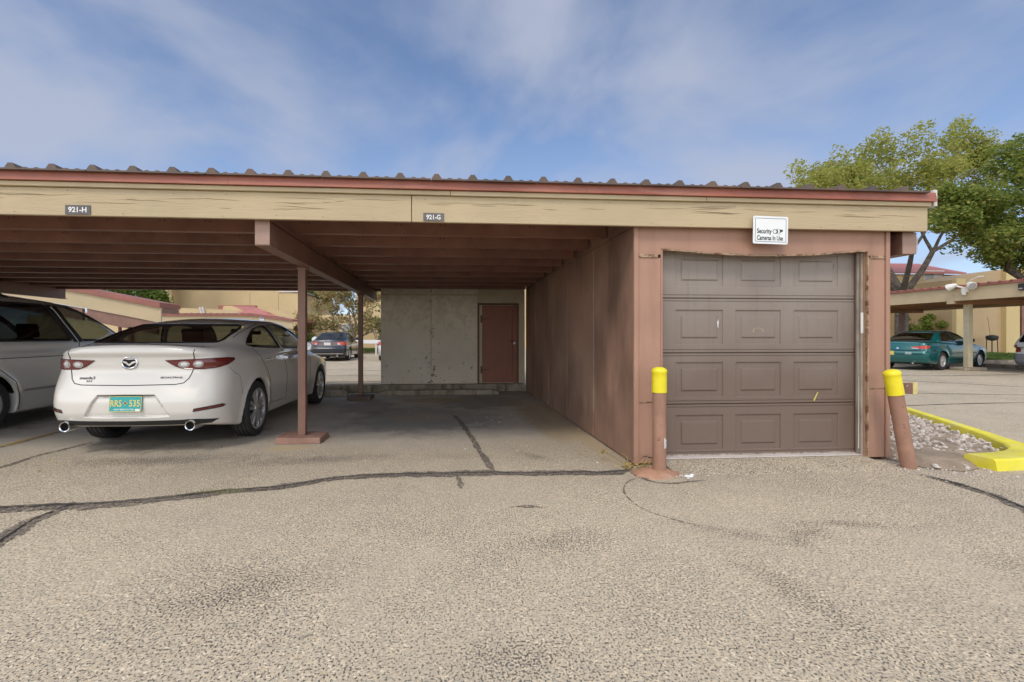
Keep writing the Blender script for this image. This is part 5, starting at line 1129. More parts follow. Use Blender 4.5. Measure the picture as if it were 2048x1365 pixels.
# ------------------------------------------------------------------ silver minivan, one bay further
m_silver = plain('silver_van_paint', (.70, .68, .645), .33, .1, .7); m_glassD = glass('dark_privacy_glass', (.045, .05, .052))
dV = dict(ghz=.95, axles=(0, 2.85), wr=.335, arch=.385, zb=.19, y0=-1.15, y1=3.72, h=1.78, krear=.14, kjoin=.05, ktop=.08, kroof=.16, crown=.05, rplan=.05,
    deck=[(-1.2, 1.04), (0, 1.05), (2.2, 1.06), (2.6, 1.07), (2.9, 1.04), (3.3, .96), (3.6, .84), (3.8, .70)],
    top=[(-1.35, .90), (-1.18, 1.30), (-1.02, 1.64), (-.8, 1.73), (0, 1.765), (.9, 1.768), (1.4, 1.745), (1.7, 1.70), (2.0, 1.61), (2.3, 1.475), (2.65, 1.27), (2.98, 1.06), (3.3, .82)],
    width=[(-1.2, .92), (-.7, .965), (0, .975), (2.0, .975), (2.85, .965), (3.3, .92), (3.8, .80)], side=[(.15, .95), (.3, .985), (.5, 1.0), (.75, .995), (.92, .985), (1.05, .965), (1.2, .93)],
    cabw=[(.7, .955), (1.05, .945), (1.2, .90), (1.4, .82), (1.6, .745), (1.8, .67)], caby=[(-1.3, .98), (0, 1.0), (1.5, 1.0), (3, .97)],
    rear=[(.15, -1.0), (.4, -1.12), (.6, -1.13), (.9, -1.08), (1.8, -.9)], front=[(.15, 3.6), (.4, 3.72), (.6, 3.70), (.85, 3.5), (1.1, 3.0)],
    cab=(-.95, 2.75, .45),
    side_win=[round_poly([(-.92, 1.13), (-.90, 1.60), (-.55, 1.63), (-.52, 1.13)], .06), round_poly([(-.42, 1.125), (-.44, 1.63), (1.14, 1.645), (1.38, 1.12)], .07), round_poly([(1.30, 1.635), (1.55, 1.63), (1.88, 1.545), (2.26, 1.385), (2.60, 1.185), (2.56, 1.115), (1.57, 1.115)], .05)],
    end_win=[(round_poly([(-.74, 1.12), (-.60, 1.58), (.60, 1.58), (.74, 1.12)], .08), -1.5, -.7), (round_poly([(-.80, 1.12), (-.62, 1.66), (.62, 1.66), (.80, 1.12)], .08), 1.5, 3.0)])
def make_van(loc, rz):
    t = thing('minivan', 'silver minivan with dark side glass parked left of the white sedan', 'van', loc, rz); c = Car(dV)
    def door(y0, y1, a): return lambda C: (C[:, 0] * a > .5) & (C[:, 1] > y0) & (C[:, 1] < y1) & (C[:, 2] > .26) & (C[:, 2] < 1.70) & (np.hypot(C[:, 1], C[:, 2] - .335) > .42) & (np.hypot(C[:, 1] - 2.85, C[:, 2] - .335) > .42)
    c.build(t, .022, m_silver, [('sliding_door', door(-.45, 1.17, 1), None), ('sliding_door', door(-.45, 1.17, -1), None), ('door', door(1.17, 2.48, 1), None), ('door', door(1.17, 2.48, -1), None)])
    for i, poly in enumerate(dV['side_win']): c.patch('side_window', poly, ((1.6, 0, 0), (0, 1, 0), (0, 0, 1), (-1, 0, 0)), m_glassD if i < 2 else m_glassA, t, -.008, .06, True, .013, m_rub)
    c.patch('rear_window', dV['end_win'][0][0], ((0, -2, 0), (1, 0, 0), (0, 0, 1), (0, 1, 0)), m_glassD, t, -.006, .07, False, .014, m_rub)
    c.patch('windscreen', dV['end_win'][1][0], ((0, 4.2, 0), (1, 0, 0), (0, 0, 1), (0, -1, 0)), m_glassB, t, -.006, .07, False, .014, m_rub)
    PL_ = ((1.6, 0, 0), (0, 1, 0), (0, 0, 1), (-1, 0, 0))
    c.patch('pillar_cover', [(1.15, 1.65), (1.29, 1.64), (1.56, 1.10), (1.39, 1.10)], PL_, m_black, t, .003, .06, True)
    c.seam('panel_gap', [(1.33, 1.66), (1.49, 1.10), (1.46, .9), (1.45, .30)], PL_, m_gap, t, .005, True)
    c.seam('pillar_strip', [(1.23, 1.62), (1.475, 1.10)], PL_, m_silver, t, .008, True, off=.004)
    c.seam('panel_gap', [(-.48, 1.66), (-.46, 1.12), (-.30, .95), (.10, .80), (.36, .60), (.41, .40), (.41, .24)], PL_, m_gap, t, .005, True)
    c.seam('panel_gap', [(2.46, 1.08), (2.50, .8), (2.40, .55), (2.38, .30)], PL_, m_gap, t, .005, True)
    c.seam('slide_rail', [(-.95, .895), (-.40, .90)], PL_, m_gap, t, .012, True); c.seam('belt_crease', [(-.3, .905), (2.5, .905)], PL_, m_gap, t, .005, True)
    c.patch('side_moulding', [(.46, .465), (1.28, .465), (1.28, .495), (.49, .495)], PL_, plain_cache('van_moulding', (.30, .29, .27), .45), t, .010, .05, True)
    c.patch('side_moulding', [(1.36, .465), (2.30, .465), (2.30, .495), (1.36, .495)], PL_, plain_cache('van_moulding', (.30, .29, .27), .45), t, .010, .05, True)
    for sx in (-1, 1):
        P = c.hit([(sx * .58, y, 3.0) for y in (-.75, -.3, .2, .55, .70)], (0, 0, -1), maxd=3); Q_ = P.copy(); Q_[:, 2] += (.01, .045, .05, .045, .0); MB().tube(Q_.tolist(), .016, 8).build('roof_rail', m_black, t, world=False, smooth=True)
        P = c.hit([(sx * 1.5, 1.46, .97), (sx * 1.5, 1.50, .975), (sx * 1.5, 1.60, .975), (sx * 1.5, 1.64, .97)], (-sx, 0, 0)); P[1:3, 0] += sx * .035; MB().tube(P.tolist(), .013, 8).build('door_handle', m_silver, t, world=False, smooth=True)
        m = MB(); rbox(m, sx * 1.10 - .11, sx * 1.10 + .11, 2.15, 2.27, .97, 1.10); m.tube([(sx * .93, 2.25, 1.02), (sx * 1.05, 2.22, 1.03)], .03, 8); m.build('wing_mirror', m_silver, t, world=False, smooth=True, angle=50)
        for y in (0, 2.85): wheel(t, sx * .845, y, .335, .335, .215, .20, m_alloy, 'five', sx, grooves=False)
        c.patch('tail_light', [(sx * .80, .75), (sx * .90, .75), (sx * .86, 1.15), (sx * .76, 1.15)], ((0, -2, 0), (1, 0, 0), (0, 0, 1), (0, 1, 0)), m_lens, t, .004, .05)
    plate(t, t, 0, -1.16, .62, .305, .152, m_white, [('', 0, 0, 0, m_ink, 0)])
    interior(t, 1.55, .35, .55, .72, 2.55, 1.6)
    MB().box(-.80, .80, -.6, 3.4, .21, .25).build('floor_pan', m_black, t, world=False)
    return t
make_van((-6.50, 6.30, 0), 0)

# ------------------------------------------------------------------ cars in the far lots
dB = dict(axles=(0, 2.65), wr=.31, arch=.345, zb=.20, y0=-1.08, y1=3.55, h=1.41, krear=.18, kjoin=.05, ktop=.07, kroof=.12, crown=.05, rplan=.07, kick=.06,
    deck=[(-1.2, .94), (-1.0, .985), (-.4, 1.0), (.2, .97), (1.5, .93), (2.3, .94), (2.6, .90), (3.1, .80), (3.4, .70), (3.6, .6)],
    top=[(-1.1, .55), (-.50, .97), (-.30, 1.08), (.10, 1.265), (.40, 1.345), (.8, 1.385), (1.15, 1.39), (1.45, 1.34), (1.8, 1.19), (2.25, .95), (2.7, .7)],
    width=[(-1.2, .79), (-.8, .83), (0, .86), (1.3, .865), (2.65, .86), (3.2, .83), (3.6, .76)], side=[(.15, .93), (.3, .98), (.5, 1.0), (.7, .995), (.85, .97), (1.0, .92), (1.1, .88)],
    cabw=[(.6, .83), (.95, .79), (1.15, .70), (1.3, .62), (1.42, .54)], caby=[(-1, .93), (0, 1.0), (1.5, 1.0), (3, .95)],
    rear=[(.15, -.90), (.3, -1.0), (.45, -1.07), (.60, -1.075), (.64, -1.04), (.8, -1.0), (.98, -.97), (1.2, -.9)], front=[(.15, 3.4), (.4, 3.55), (.6, 3.54), (.8, 3.35), (1.0, 2.9)],
    cab=(-.5, 2.3, .42), shelf=curve([(-1, .97), (.1, .96), (.2, .3), (3, .3)]),
    side_win=[round_poly([(.02, 1.0), (.25, 1.20), (.52, 1.29), (.85, 1.30), (.92, .985)], .05), round_poly([(.99, .985), (.93, 1.30), (1.25, 1.30), (1.52, 1.21), (1.98, .985)], .05)],
    end_win=[(round_poly([(-.64, 1.0), (-.48, 1.29), (.48, 1.29), (.64, 1.0)], .06), -.7, .45), (round_poly([(-.66, .98), (-.50, 1.29), (.50, 1.29), (.66, .98)], .06), 1.35, 2.6)])
def old_sedan(label, loc, rz, paintm, h, lamp, pm, plate_side=0.0, style='twelve', trim=None):
    t = thing('sedan', label, 'car', loc, rz); c = Car(dB)
    c.build(t, h, paintm, [('trunk_lid', lambda C: (C[:, 1] < -.35) & (C[:, 2] > .66) & (np.abs(C[:, 0]) < .56), None), ('rear_bumper', lambda C: (C[:, 1] < -.55) & (C[:, 2] < .64), None),
        ('door', lambda C: (C[:, 0] > .5) & (C[:, 1] > .30) & (C[:, 1] < 2.0) & (C[:, 2] > .28) & (C[:, 2] < 1.36), None)])
    for poly in dB['side_win']: c.patch('side_window', poly, RIGHT, m_glassA, t, -.008, .08, True, .014, m_rub)
    c.patch('rear_window', dB['end_win'][0][0], REAR, m_glassA, t, -.006, .08, False, .018, m_rub)
    c.patch('windscreen', dB['end_win'][1][0], ((0, 3.9, 0), (1, 0, 0), (0, 0, 1), (0, -1, 0)), m_glassB, t, -.006, .08, False, .018, m_rub)
    s2 = math.sqrt(.5); DIAG = ((1.5, -1.9, 0), (s2, s2, 0), (0, 0, 1), (-s2, s2, 0)); dg = lambda x, y: (x - 1.5) * s2 + (y + 1.9) * s2
    if lamp == 'oval': o = [(dg(.38, -1.0), .80), (dg(.60, -.97), .835), (dg(.76, -.85), .85), (dg(.80, -.72), .83), (dg(.76, -.85), .745), (dg(.60, -.98), .735), (dg(.40, -1.0), .755)]; lo = [(dg(.39, -1.0), .745), (dg(.58, -.98), .730), (dg(.58, -.98), .765), (dg(.39, -1.0), .78)]
    else: o = [(dg(.46, -1.0), .90), (dg(.70, -.9), .90), (dg(.80, -.74), .89), (dg(.80, -.74), .76), (dg(.70, -.9), .745), (dg(.46, -1.0), .77)]; lo = [(dg(.47, -1.0), .775), (dg(.57, -.98), .77), (dg(.57, -.98), .83), (dg(.47, -1.0), .83)]
    bright = plain_cache('bright_red_lens', (.50, .055, .03), .2)
    for L_ in c.patch('tail_light', o, DIAG, bright, t, .004, .05, True): pass
    c.patch('reversing_light', lo, DIAG, m_clear, t, .008, .05, True)
    if lamp != 'oval': c.patch('lamp_band', [(-.46, .77), (.46, .77), (.46, .86), (-.46, .86)], REAR, m_lensd, t, .003, .08); c.patch('lower_strip', [(-.70, .335), (.70, .335), (.70, .37), (-.70, .37)], REAR, m_chrome, t, .004, .1)
    else:
        for z in (.69, .545): c.seam('bumper_groove', [(-.74, z), (0, z), (.74, z)], REAR, m_gap, t, .008)
        c.patch('badge', [(-.05, .73), (.05, .73), (0, .80)], REAR, m_chrome, t, .004, .03)
        c.patch('sticker', [(.24, .555), (.42, .555), (.42, .62), (.24, .62)], REAR, m_white, t, .004, .05)
    c.seam('panel_gap', [(.60, .98), (.58, .70), (.52, .655), (0, .65)], REAR, m_gap, t, .006, True)
    c.seam('panel_gap', [(.30, 1.0), (.36, .6), (.45, .30)], RIGHT, m_gap, t, .006, True); c.seam('panel_gap', [(2.0, .96), (2.05, .3)], RIGHT, m_gap, t, .006, True); c.seam('rub_strip', [(.4, .58), (2.3, .58)], RIGHT, m_gap, t, .010, True)
    if pm is not None:
        yb = float(c.hit([(plate_side, -1.9, .60 if lamp == 'oval' else .80)], (0, 1, 0))[0][1]); plate(t, t, plate_side, yb - .012, .585 if lamp == 'oval' else .80, .305, .152, pm, [('', 0, 0, 0, m_ink, 0)])
    for sx in (-1, 1):
        m = MB(); rbox(m, sx * .95 - .09, sx * .95 + .09, 1.62, 1.72, .96, 1.08); m.tube([(sx * .78, 1.72, .97), (sx * .90, 1.68, .99)], .025, 6); m.build('wing_mirror', m_black, t, world=False, smooth=True, angle=50)
        for y in (0, 2.65): wheel(t, sx * .745, y, .31, .31, .195, .185, m_alloy, style, sx, grooves=False)
    MB().tube([(.45, -.9, .26), (.45, -1.06, .25)], .03, 10).build('exhaust_pipe', m_chrome, t, world=False)
    interior(t, 1.10, .40, .44, .60, 2.1, 1.25); MB().box(-.70, .70, -.45, 3.1, .19, .23).build('floor_pan', m_black, t, world=False)
    return t
m_teal_c = plain('teal_car_paint', (.0, .115, .12), .2, .3, 1.0); m_navy = plain('navy_car_paint', (.012, .018, .032), .25, .2, .9)
m_pyel = paint('yellow_plate', (.66, .58, .16), .5, .06, 20, 60, .03, local=True)
old_sedan('teal sedan with a yellow licence plate under the far right carport', (16.75, 15.95, 0), R(-70), m_teal_c, .03, 'oval', m_pyel, -.22)
old_sedan('dark navy sedan parked in the open lot seen past the rear post', (-5.38, 23.4, 0), R(1.5), m_navy, .04, 'box', m_white, 0, 'five')
old_sedan('pale silver sedan half hidden behind the left edge of the cream wall', (-2.28, 23.2, 0), R(2), plain('silver_car_paint', (.50, .50, .50), .3, .3, .8), .05, 'box', None, 0, 'five')
def hatch(label, loc, rz):
    dW = dict(dV); t = thing('hatchback', label, 'car', loc, rz)
    dW.update(ghz=.80, wr=.30, arch=.335, h=1.55, top=[(-1.35, .70), (-1.12, .95), (-.92, 1.30), (-.7, 1.45), (0, 1.50), (.8, 1.49), (1.2, 1.45), (1.6, 1.28), (2.1, .98), (2.6, .7)], deck=[(-1.2, .90), (0, .93), (1.8, .94), (2.2, .93), (2.8, .85), (3.3, .75), (3.6, .62)],
        width=[(-1.2, .78), (-.7, .82), (0, .83), (2.4, .83), (3.3, .80), (3.7, .72)], cabw=[(.6, .80), (.95, .775), (1.1, .72), (1.3, .655), (1.55, .57)], axles=(0, 2.45), y1=3.3, side_win=[round_poly([(-.75, .96), (-.60, 1.36), (.55, 1.39), (.70, .96)], .06), round_poly([(.78, .96), (.65, 1.38), (1.15, 1.37), (1.78, .98)], .06)],
        end_win=[(round_poly([(-.62, .98), (-.50, 1.34), (.50, 1.34), (.62, .98)], .06), -1.5, -.6)], front=[(.15, 3.2), (.4, 3.3), (.6, 3.28), (.85, 3.0), (1.1, 2.6)], cab=(-.85, 1.9, .42), rear=[(.15, -.95), (.36, -1.10), (.55, -1.11), (.60, -1.03), (.9, -1.0), (1.8, -.8)])
    c = Car(dW); pm = plain('white_hatch_paint', (.66, .66, .65), .3, 0, .8); c.build(t, .04, pm, [('rear_bumper', lambda C: (C[:, 1] < -.6) & (C[:, 2] < .58), plain('grey_bumper', (.22, .23, .25), .55))])
    for poly in dW['side_win']: c.patch('side_window', poly, RIGHT, m_glassD, t, -.008, .08, True, .014, m_rub)
    c.patch('rear_window', dW['end_win'][0][0], REAR, m_glassD, t, -.006, .08, False, .016, m_rub)
    c.patch('tail_light', [(.60, .64), (.78, .64), (.76, .88), (.60, .88)], REAR, plain_cache('dull_red_lens', (.28, .035, .025), .25), t, .004, .05, True)
    for sx in (-1, 1):
        for y in (0, 2.45): wheel(t, sx * .72, y, .30, .30, .18, .18, m_alloy, 'five', sx, grooves=False)
    MB().box(-.70, .70, -.8, 3.0, .19, .23).build('floor_pan', m_black, t, world=False)
hatch('white hatchback cut off by the right edge of the view beyond the teal sedan', (20.15, 14.0, 0), R(-84))
# ================================================================== far carports, buildings and trees
CY, SY = math.cos(R(4.56)), math.sin(R(4.56))
def at(x, y, Y):
    """where the line of sight through a photograph pixel meets the depth Y"""
    r, u = (x - 966.6) / 960., (671. - y) / 960.; d = Vector((r * CY + SY, CY - r * SY, u)); t = Y / d.y
    return Vector((d.x * t, Y, 1.2 + d.z * t))
STUC = (0.56, 0.43, 0.245)
m_stuc = paint('tan_stucco', STUC, .85, .08, .35, 22, .5, .02, blot=((.47, .35, .20), .25, .5, .8, .5))
m_stuc2 = paint('brown_tan_stucco', (.47, .345, .205), .85, .10, .35, 22, .5, .02, blot=((.38, .28, .17), .3, .5, .8, .6))
m_yel = paint('yellow_tan_stucco', (.62, .48, .25), .85, .07, .35, 22, .5, .02)
m_tile = paint('pink_red_metal_roof', (.42, .15, .125), .55, .12, .8, 12, .3, .03)
m_redf = paint('faded_red_edge', (.29, .105, .078), .5, .15, 1.5)
m_tanf = paint('far_tan_fascia', (.50, .40, .25), .7, .08, 1.2)
m_bark = paint('grey_bark', (.165, .135, .11), .95, .35, 6, 30, 1.0, .04, grain=((14, 14, 2.5), 1.2, .8))
m_bark2 = paint('pale_bark', (.26, .21, .165), .95, .3, 6, 30, .8, .03)
m_winglass = plain('window_glass', (.30, .33, .38), .15, 0, 0)
def far_wall(parent, poly, y0, depth, mat, name='wall'): return MB().prism(poly, 'y', y0, y0 + depth).build(name, mat, parent)
def seam_line(parent, x, z0, z1, y): MB().box(x - .012, x + .012, y - .004, y, z0, z1).build('control_joint', m_bark, parent)

# tall tan building straight behind the white sedan
Y = 46.; a = at(330, 590, Y); b = at(603, 587, Y); z1 = at(560, 584.5, Y).z
bt = thing('stucco_building', 'tall plain tan stucco building beyond the white sedan', 'building', (a.x, Y, 0))
x1 = at(345, 600, Y).x
far_wall(bt, [(x1, 0), (b.x, 0), (b.x, z1 - .12), (at(560, 0, Y).x, z1), (x1, z1 + 3.2)], Y, 12, m_stuc); far_wall(bt, [(a.x, 0), (x1 + .4, 0), (x1 + .4, z1 + 3.4), (a.x, z1 + 3.4)], Y - .9, .9, m_stuc, 'pilaster')
MB().box(at(558, 0, Y).x, b.x + .1, Y - .1, Y + 12.1, z1 - .02, z1 + .10).build('parapet_cap', m_pale, bt)
seam_line(bt, at(557, 0, Y).x, 1, z1 - .1, Y); seam_line(bt, at(500, 0, Y).x, 1, z1 - .1, Y)
# lower wall to its right
Y = 41.; a = at(588, 0, Y); b = at(790, 0, Y)
lw_ = thing('stucco_wall', 'low tan stucco wing with a flat top behind the navy sedan', 'building', (a.x, Y, 0))
far_wall(lw_, [(a.x, 0), (b.x + 14, 0), (b.x + 14, 5.6), (at(712, 0, Y).x, 5.6), (at(712, 0, Y).x, at(0, 628, Y).z), (a.x, at(0, 628, Y).z)], Y, 6, m_stuc)
w = at(697, 668, Y); MB().box(w.x - .42, w.x + .42, Y - .03, Y - .002, .9, 2.1).build('window', m_winglass, lw_)
MB().box(w.x - .5, w.x - .42, Y - .05, Y - .002, .85, 2.15).box(w.x + .42, w.x + .5, Y - .05, Y - .002, .85, 2.15).box(w.x - .42, w.x + .42, Y - .05, Y - .002, 2.1, 2.16).build('window_frame', m_pale, lw_)
# building with sloping parapets and a pink red roof
Y = 34.
lb = thing('low_building', 'low tan building with sloping parapets and a pink red metal roof', 'building', (at(450, 0, Y).x, Y, 0))
def pp(x, y): q = at(x, y, Y); return (q.x, q.z)
far_wall(lb, [(pp(40, 700)[0], 0), (pp(600, 700)[0], 0), pp(600, 655), pp(335, 634), pp(40, 630)], Y + .5, 6, m_stuc)
far_wall(lb, [pp(330, 640), pp(470, 640), pp(462, 626), pp(440, 619), pp(352, 616), pp(318, 630)], Y + .2, 2.0, m_stuc, 'parapet')
far_wall(lb, [pp(412, 621), pp(478, 632), pp(462, 622), pp(432, 608), pp(416, 608)], Y + 2.3, .5, m_stuc, 'parapet')
far_wall(lb, [pp(512, 616), pp(530, 615), pp(568, 633), pp(600, 640), pp(560, 640)], Y + 1.6, .5, m_stuc, 'parapet')
p0, p1, p2, p3 = at(448, 613, Y + 4), at(508, 613, Y + 4), at(556, 633, Y + .9), at(462, 633, Y + .9)
MB().add([p0, p1, p2, p3] + [q - Vector((0, 0, .12)) for q in (p0, p1, p2, p3)], [(3, 2, 1, 0), (4, 5, 6, 7), (0, 1, 5, 4), (1, 2, 6, 5), (2, 3, 7, 6), (3, 0, 4, 7)]).build('roof', m_tile, lb)
q = at(470, 612, Y + 4.2); MB().box(at(438, 0, Y + 4.2).x, at(512, 0, Y + 4.2).x, Y + 4.05, Y + 4.5, at(0, 624, Y + 4.2).z, at(0, 609, Y + 4.2).z).build('roof_upstand', m_redf, lb)
for x in (402, 407): c = at(x, 622, Y); MB().tube([(c.x, Y + .1, c.z - .2), (c.x - .12, Y + .1, c.z + .25)], .07, 8).build('vent_pipe', m_pale, lb)

def far_carport(label, pts, Y, depth, fh, posts, redh, posth=None, beamh=0.0, mat_post=None, sgn=1):
    """gable end seen face on: pts = (x,y) of the top edge in the photograph"""
    P = [at(x, y, Y) for x, y in pts]; t = thing('far_carport', label, 'carport', (P[0].x, Y, 0))
    for i in range(len(P) - 1):
        p, q = P[i], P[i + 1]
        MB().prism([(p.x, p.z - redh), (q.x, q.z - redh), (q.x, q.z), (p.x, p.z)], 'y', Y - .08, Y + depth).build('roof_edge', m_redf, t)
        MB().prism([(p.x, p.z - redh - fh), (q.x, q.z - redh - fh), (q.x, q.z - redh), (p.x, p.z - redh)], 'y', Y, Y + .06).build('fascia_board', m_tanf, t)
        MB().prism([(p.x, p.z - redh - .18), (q.x, q.z - redh - .18), (q.x, q.z - redh - .01), (p.x, p.z - redh - .01)], 'y', Y + .06, Y + depth - .1).build('purlin_deck', m_brown, t)
        if beamh: MB().prism([(p.x, p.z - redh - fh - beamh), (q.x - .15, q.z - redh - fh - beamh), (q.x - .15, q.z - redh - fh), (p.x, p.z - redh - fh)], 'y', Y + .05, Y + .17).build('beam', m_brown, t)
    for (x, yy) in posts:
        c = at(x, 0, Y + yy); MB().box(c.x - .06, c.x + .06, Y + yy - .06, Y + yy + .06, 0, min(p.z for p in P) - redh - fh - beamh + (.25 if beamh else .1)).build('post', mat_post or m_brown, t)
        MB().box(c.x - .25, c.x + .25, Y + yy - .2, Y + yy + .2, 0, .07).build('base_block', m_baseconc, t)
    return t
far_carport('sloping end of a tan carport with brown beam seen over the minivan', [(-150, 522), (172, 577), (322, 606)], 17., 1.2, .50, [(263, .11), (60, .11)], .17, beamh=.40)
Y = 25.
cb_ = far_carport('far carport with scalloped red edge behind the roof of the white sedan', [(90, 627), (505, 629)], Y, 6., .42, [(240, 3), (568, 3.2)], .09)
p, q = at(505, 629, Y), at(586, 640, Y)
MB().prism([(p.x, p.z - .09), (q.x, q.z - .09), (q.x, q.z), (p.x, p.z)], 'y', Y - .06, Y + 5.5).build('roof_edge', m_redf, cb_, world=True)
MB().prism([(p.x, p.z - .55), (q.x, q.z - .46), (q.x, q.z - .09), (p.x, p.z - .09)], 'y', Y + .02, Y + .08).build('fascia_board', m_tanf, cb_)
MB().prism([(p.x, p.z - .80), (q.x - .1, q.z - .70), (q.x - .1, q.z - .46), (p.x, p.z - .55)], 'y', Y + .3, Y + .4).build('beam', m_tanf, cb_)
mb = MB(); xa, xb = at(95, 0, Y).x, at(505, 0, Y).x
x = xa
while x < xb: mb.prism([(x - .05, p.z - .005), (x + .05, p.z - .005), (x + .025, p.z + .05), (x - .025, p.z + .05)], 'y', Y - .1, Y + 5.5); x += .305
stuff(mb.build('roof_ribs', m_redf, cb_))
sgn = thing('bay_number_plate', 'small pale blue bay sign on the far carport fascia', 'number sign', (at(524, 637, Y).x, Y, at(524, 637, Y).z)); c = at(524, 637, Y)
MB().box(c.x - .11, c.x + .11, Y - .03, Y + .005, c.z - .13, c.z + .11).build('plate', plain('pale_blue_plate', (.55, .62, .70), .5), sgn); MB().box(c.x - .07, c.x + .07, Y - .034, Y - .0305, c.z - .03, c.z + .03).build('lettering', m_bluegrey, sgn)

# ------------------------------------------------------------------ right side of the lot
RX = 17.3
rc = thing('far_carport', 'right hand carport with deep tan fascia over the teal sedan', 'carport', (RX, 15, 0))
def rz_(y): return 2.925
MB().box(RX - .04, RX + .05, 8.0, 22.0, 2.36, 2.80).build('fascia_board', m_tanf, rc, bevel=.01)
MB().box(RX - .10, RX + 5.6, 7.95, 22.05, 2.80, 2.88).build('roof_edge', m_redf, rc)
mb = MB(); y = 8.1
while y < 22: mb.prism([(y - .05, 2.879), (y + .05, 2.879), (y + .020, 2.905), (y - .020, 2.905)], 'x', RX - .13, RX + 5.6); y += .305
stuff(mb.build('roof_ribs', m_redf, rc))
m_sof = paint('orange_brown_soffit', (.33, .17, .075), .65, .2, 1.5)
for k in range(9): MB().box(RX + .1 + k * .6, RX + .15 + k * .6, 8.0, 22.0, 2.42, 2.66).build('purlin', m_sof, rc)
MB().box(RX + .05, RX + 5.5, 8.0, 22.0, 2.70, 2.72).build('roof_deck', m_sof, rc)
MB().box(RX + 5.35, RX + 5.45, 8.0, 22.0, 2.36, 2.80).build('fascia_board', m_tanf, rc)
for y in (15.12, 9.0, 21.2):
    bo = MB().box(RX + .02, RX + 5.4, y - .10, y + .10, 2.26, 2.44).build('beam', m_sof, rc, bevel=.006); MB().box(RX - .055, RX + .02, y - .11, y + .11, 2.27, 2.58).build('beam_end_cap', m_tanf, bo)
    for x in (RX + .62, RX + 4.4):
        po = MB().box(x - .085, x + .085, y - .085, y + .085, .09, 2.26).build('post', paint('cream_post_paint', (.60, .52, .36), .7, .1, 4) if y < 15.2 and y > 15 and x < 18.5 else m_brown, rc, bevel=.006); MB().box(x - .42, x + .42, y - .25, y + .25, 0, .11).build('base_block', m_conc, po, bevel=.02)
fl_ = thing('flood_light', 'white twin head security light on the right hand carport fascia', 'security light', (RX - .05, 14.62, 2.8))
m_fl = plain('white_lamp_housing', (.70, .68, .62), .45)
MB().box(RX - .12, RX - .045, 14.52, 14.72, 2.62, 2.80).build('junction_box', m_fl, fl_, bevel=.01)
for sy in (-1, 1):
    h = MB(); h.tube([(RX - .10, 14.62 + sy * .05, 2.78), (RX - .22, 14.62 + sy * .24, 2.88)], .03, 8); c = Vector((RX - .22, 14.62 + sy * .26, 2.86)); d = Vector((-.35, sy * .75, -.35)).normalized()
    h.tube([c - d * .10, c, c + d * .10, c + d * .16], [.05, .09, .12, .12], 14); ho = h.build('lamp_head', m_fl, fl_, smooth=True, angle=50); MB().tube([c + d * .155, c + d * .170], [.10, .10], 14).build('lens', m_clear, ho)
MB().tube([(RX - .10, 14.62, 2.62), (RX - .13, 14.62, 2.53)], [.05, .065], 12).build('motion_sensor', m_fl, fl_)
MB().tube([(RX - .05, 14.62, 2.85), (RX - .06, 14.45, 3.02), (RX - .05, 14.25, 3.10), (RX - .04, 14.1, 3.10)], .018, 8).build('cable', m_fl, fl_)
bl_ = thing('bay_light', 'small dark box on the right hand carport fascia at the edge of view', 'junction box', (RX - .1, 13.1, 2.68)); MB().box(RX - .12, RX - .045, 12.98, 13.12, 2.55, 2.75).build('box', m_black, bl_, bevel=.008); MB().box(RX - .13, RX - .1205, 13.0, 13.1, 2.58, 2.62).build('lens', m_clear, bl_)

Y = 30.; xa = at(1740, 0, Y).x; xb = at(1906, 0, Y).x
yb_ = thing('apartment_building', 'yellow tan two storey building with red roof and white windows behind the tree', 'building', (xa, Y, 0))
zt = at(0, 529, Y).z
MB().box(xa - 3, xb + .4, Y, Y + 9, 0, zt).build('wall', m_yel, yb_)
rp0 = at(0, 513, Y + 1.2).z; MB().add([(xa - 3.3, Y - .35, zt), (xb + .6, Y - .35, zt), (xb + .6, Y + 3, zt + 1.1), (xa - 3.3, Y + 3, zt + 1.1), (xa - 3.3, Y - .35, zt + .10), (xb + .6, Y - .35, zt + .10), (xb + .6, Y + 3, zt + 1.2), (xa - 3.3, Y + 3, zt + 1.2)], [(0, 3, 2, 1), (4, 5, 6, 7), (0, 1, 5, 4), (1, 2, 6, 5), (2, 3, 7, 6), (3, 0, 4, 7)]).build('roof', m_tile, yb_)
for (x0, y0, x1, y1) in ((1846, 541, 1887, 577), (1845, 623, 1887, 656)):
    p, q = at(x0, y0, Y), at(x1, y1, Y); f = MB(); 
    f.box(p.x, q.x, Y - .05, Y - .002, q.z, q.z + .07).box(p.x, q.x, Y - .05, Y - .002, p.z - .07, p.z).box(p.x, p.x + .07, Y - .05, Y - .002, q.z + .07, p.z - .07).box(q.x - .07, q.x, Y - .05, Y - .002, q.z + .07, p.z - .07).box((p.x + q.x) / 2 - .04, (p.x + q.x) / 2 + .04, Y - .05, Y - .002, q.z + .07, p.z - .07)
    fo = f.build('window', plain_cache('window_frame_white', (.72, .70, .64), .5), yb_)
    MB().box(p.x + .07, (p.x + q.x) / 2 - .04, Y - .03, Y - .004, q.z + .07, p.z - .07).build('pane', m_winglass if y0 > 600 else plain_cache('grey_screen', (.42, .46, .46), .5), fo)
    MB().box((p.x + q.x) / 2 + .04, q.x - .07, Y - .03, Y - .004, q.z + .07, p.z - .07).build('pane', m_winglass if y0 > 600 else plain_cache('bright_blind', (.75, .77, .80), .5), fo)
    if y0 > 600:
        for k in range(6): MB().box(p.x + .09 + k * .16, p.x + .15 + k * .16, Y - .034, Y - .0305, q.z + .08, p.z - .09).build('blind', plain_cache('vertical_blind', (.44, .45, .50), .6), fo)
Y = 26.5; xc = at(1904, 0, Y).x; xd = at(2120, 0, Y).x
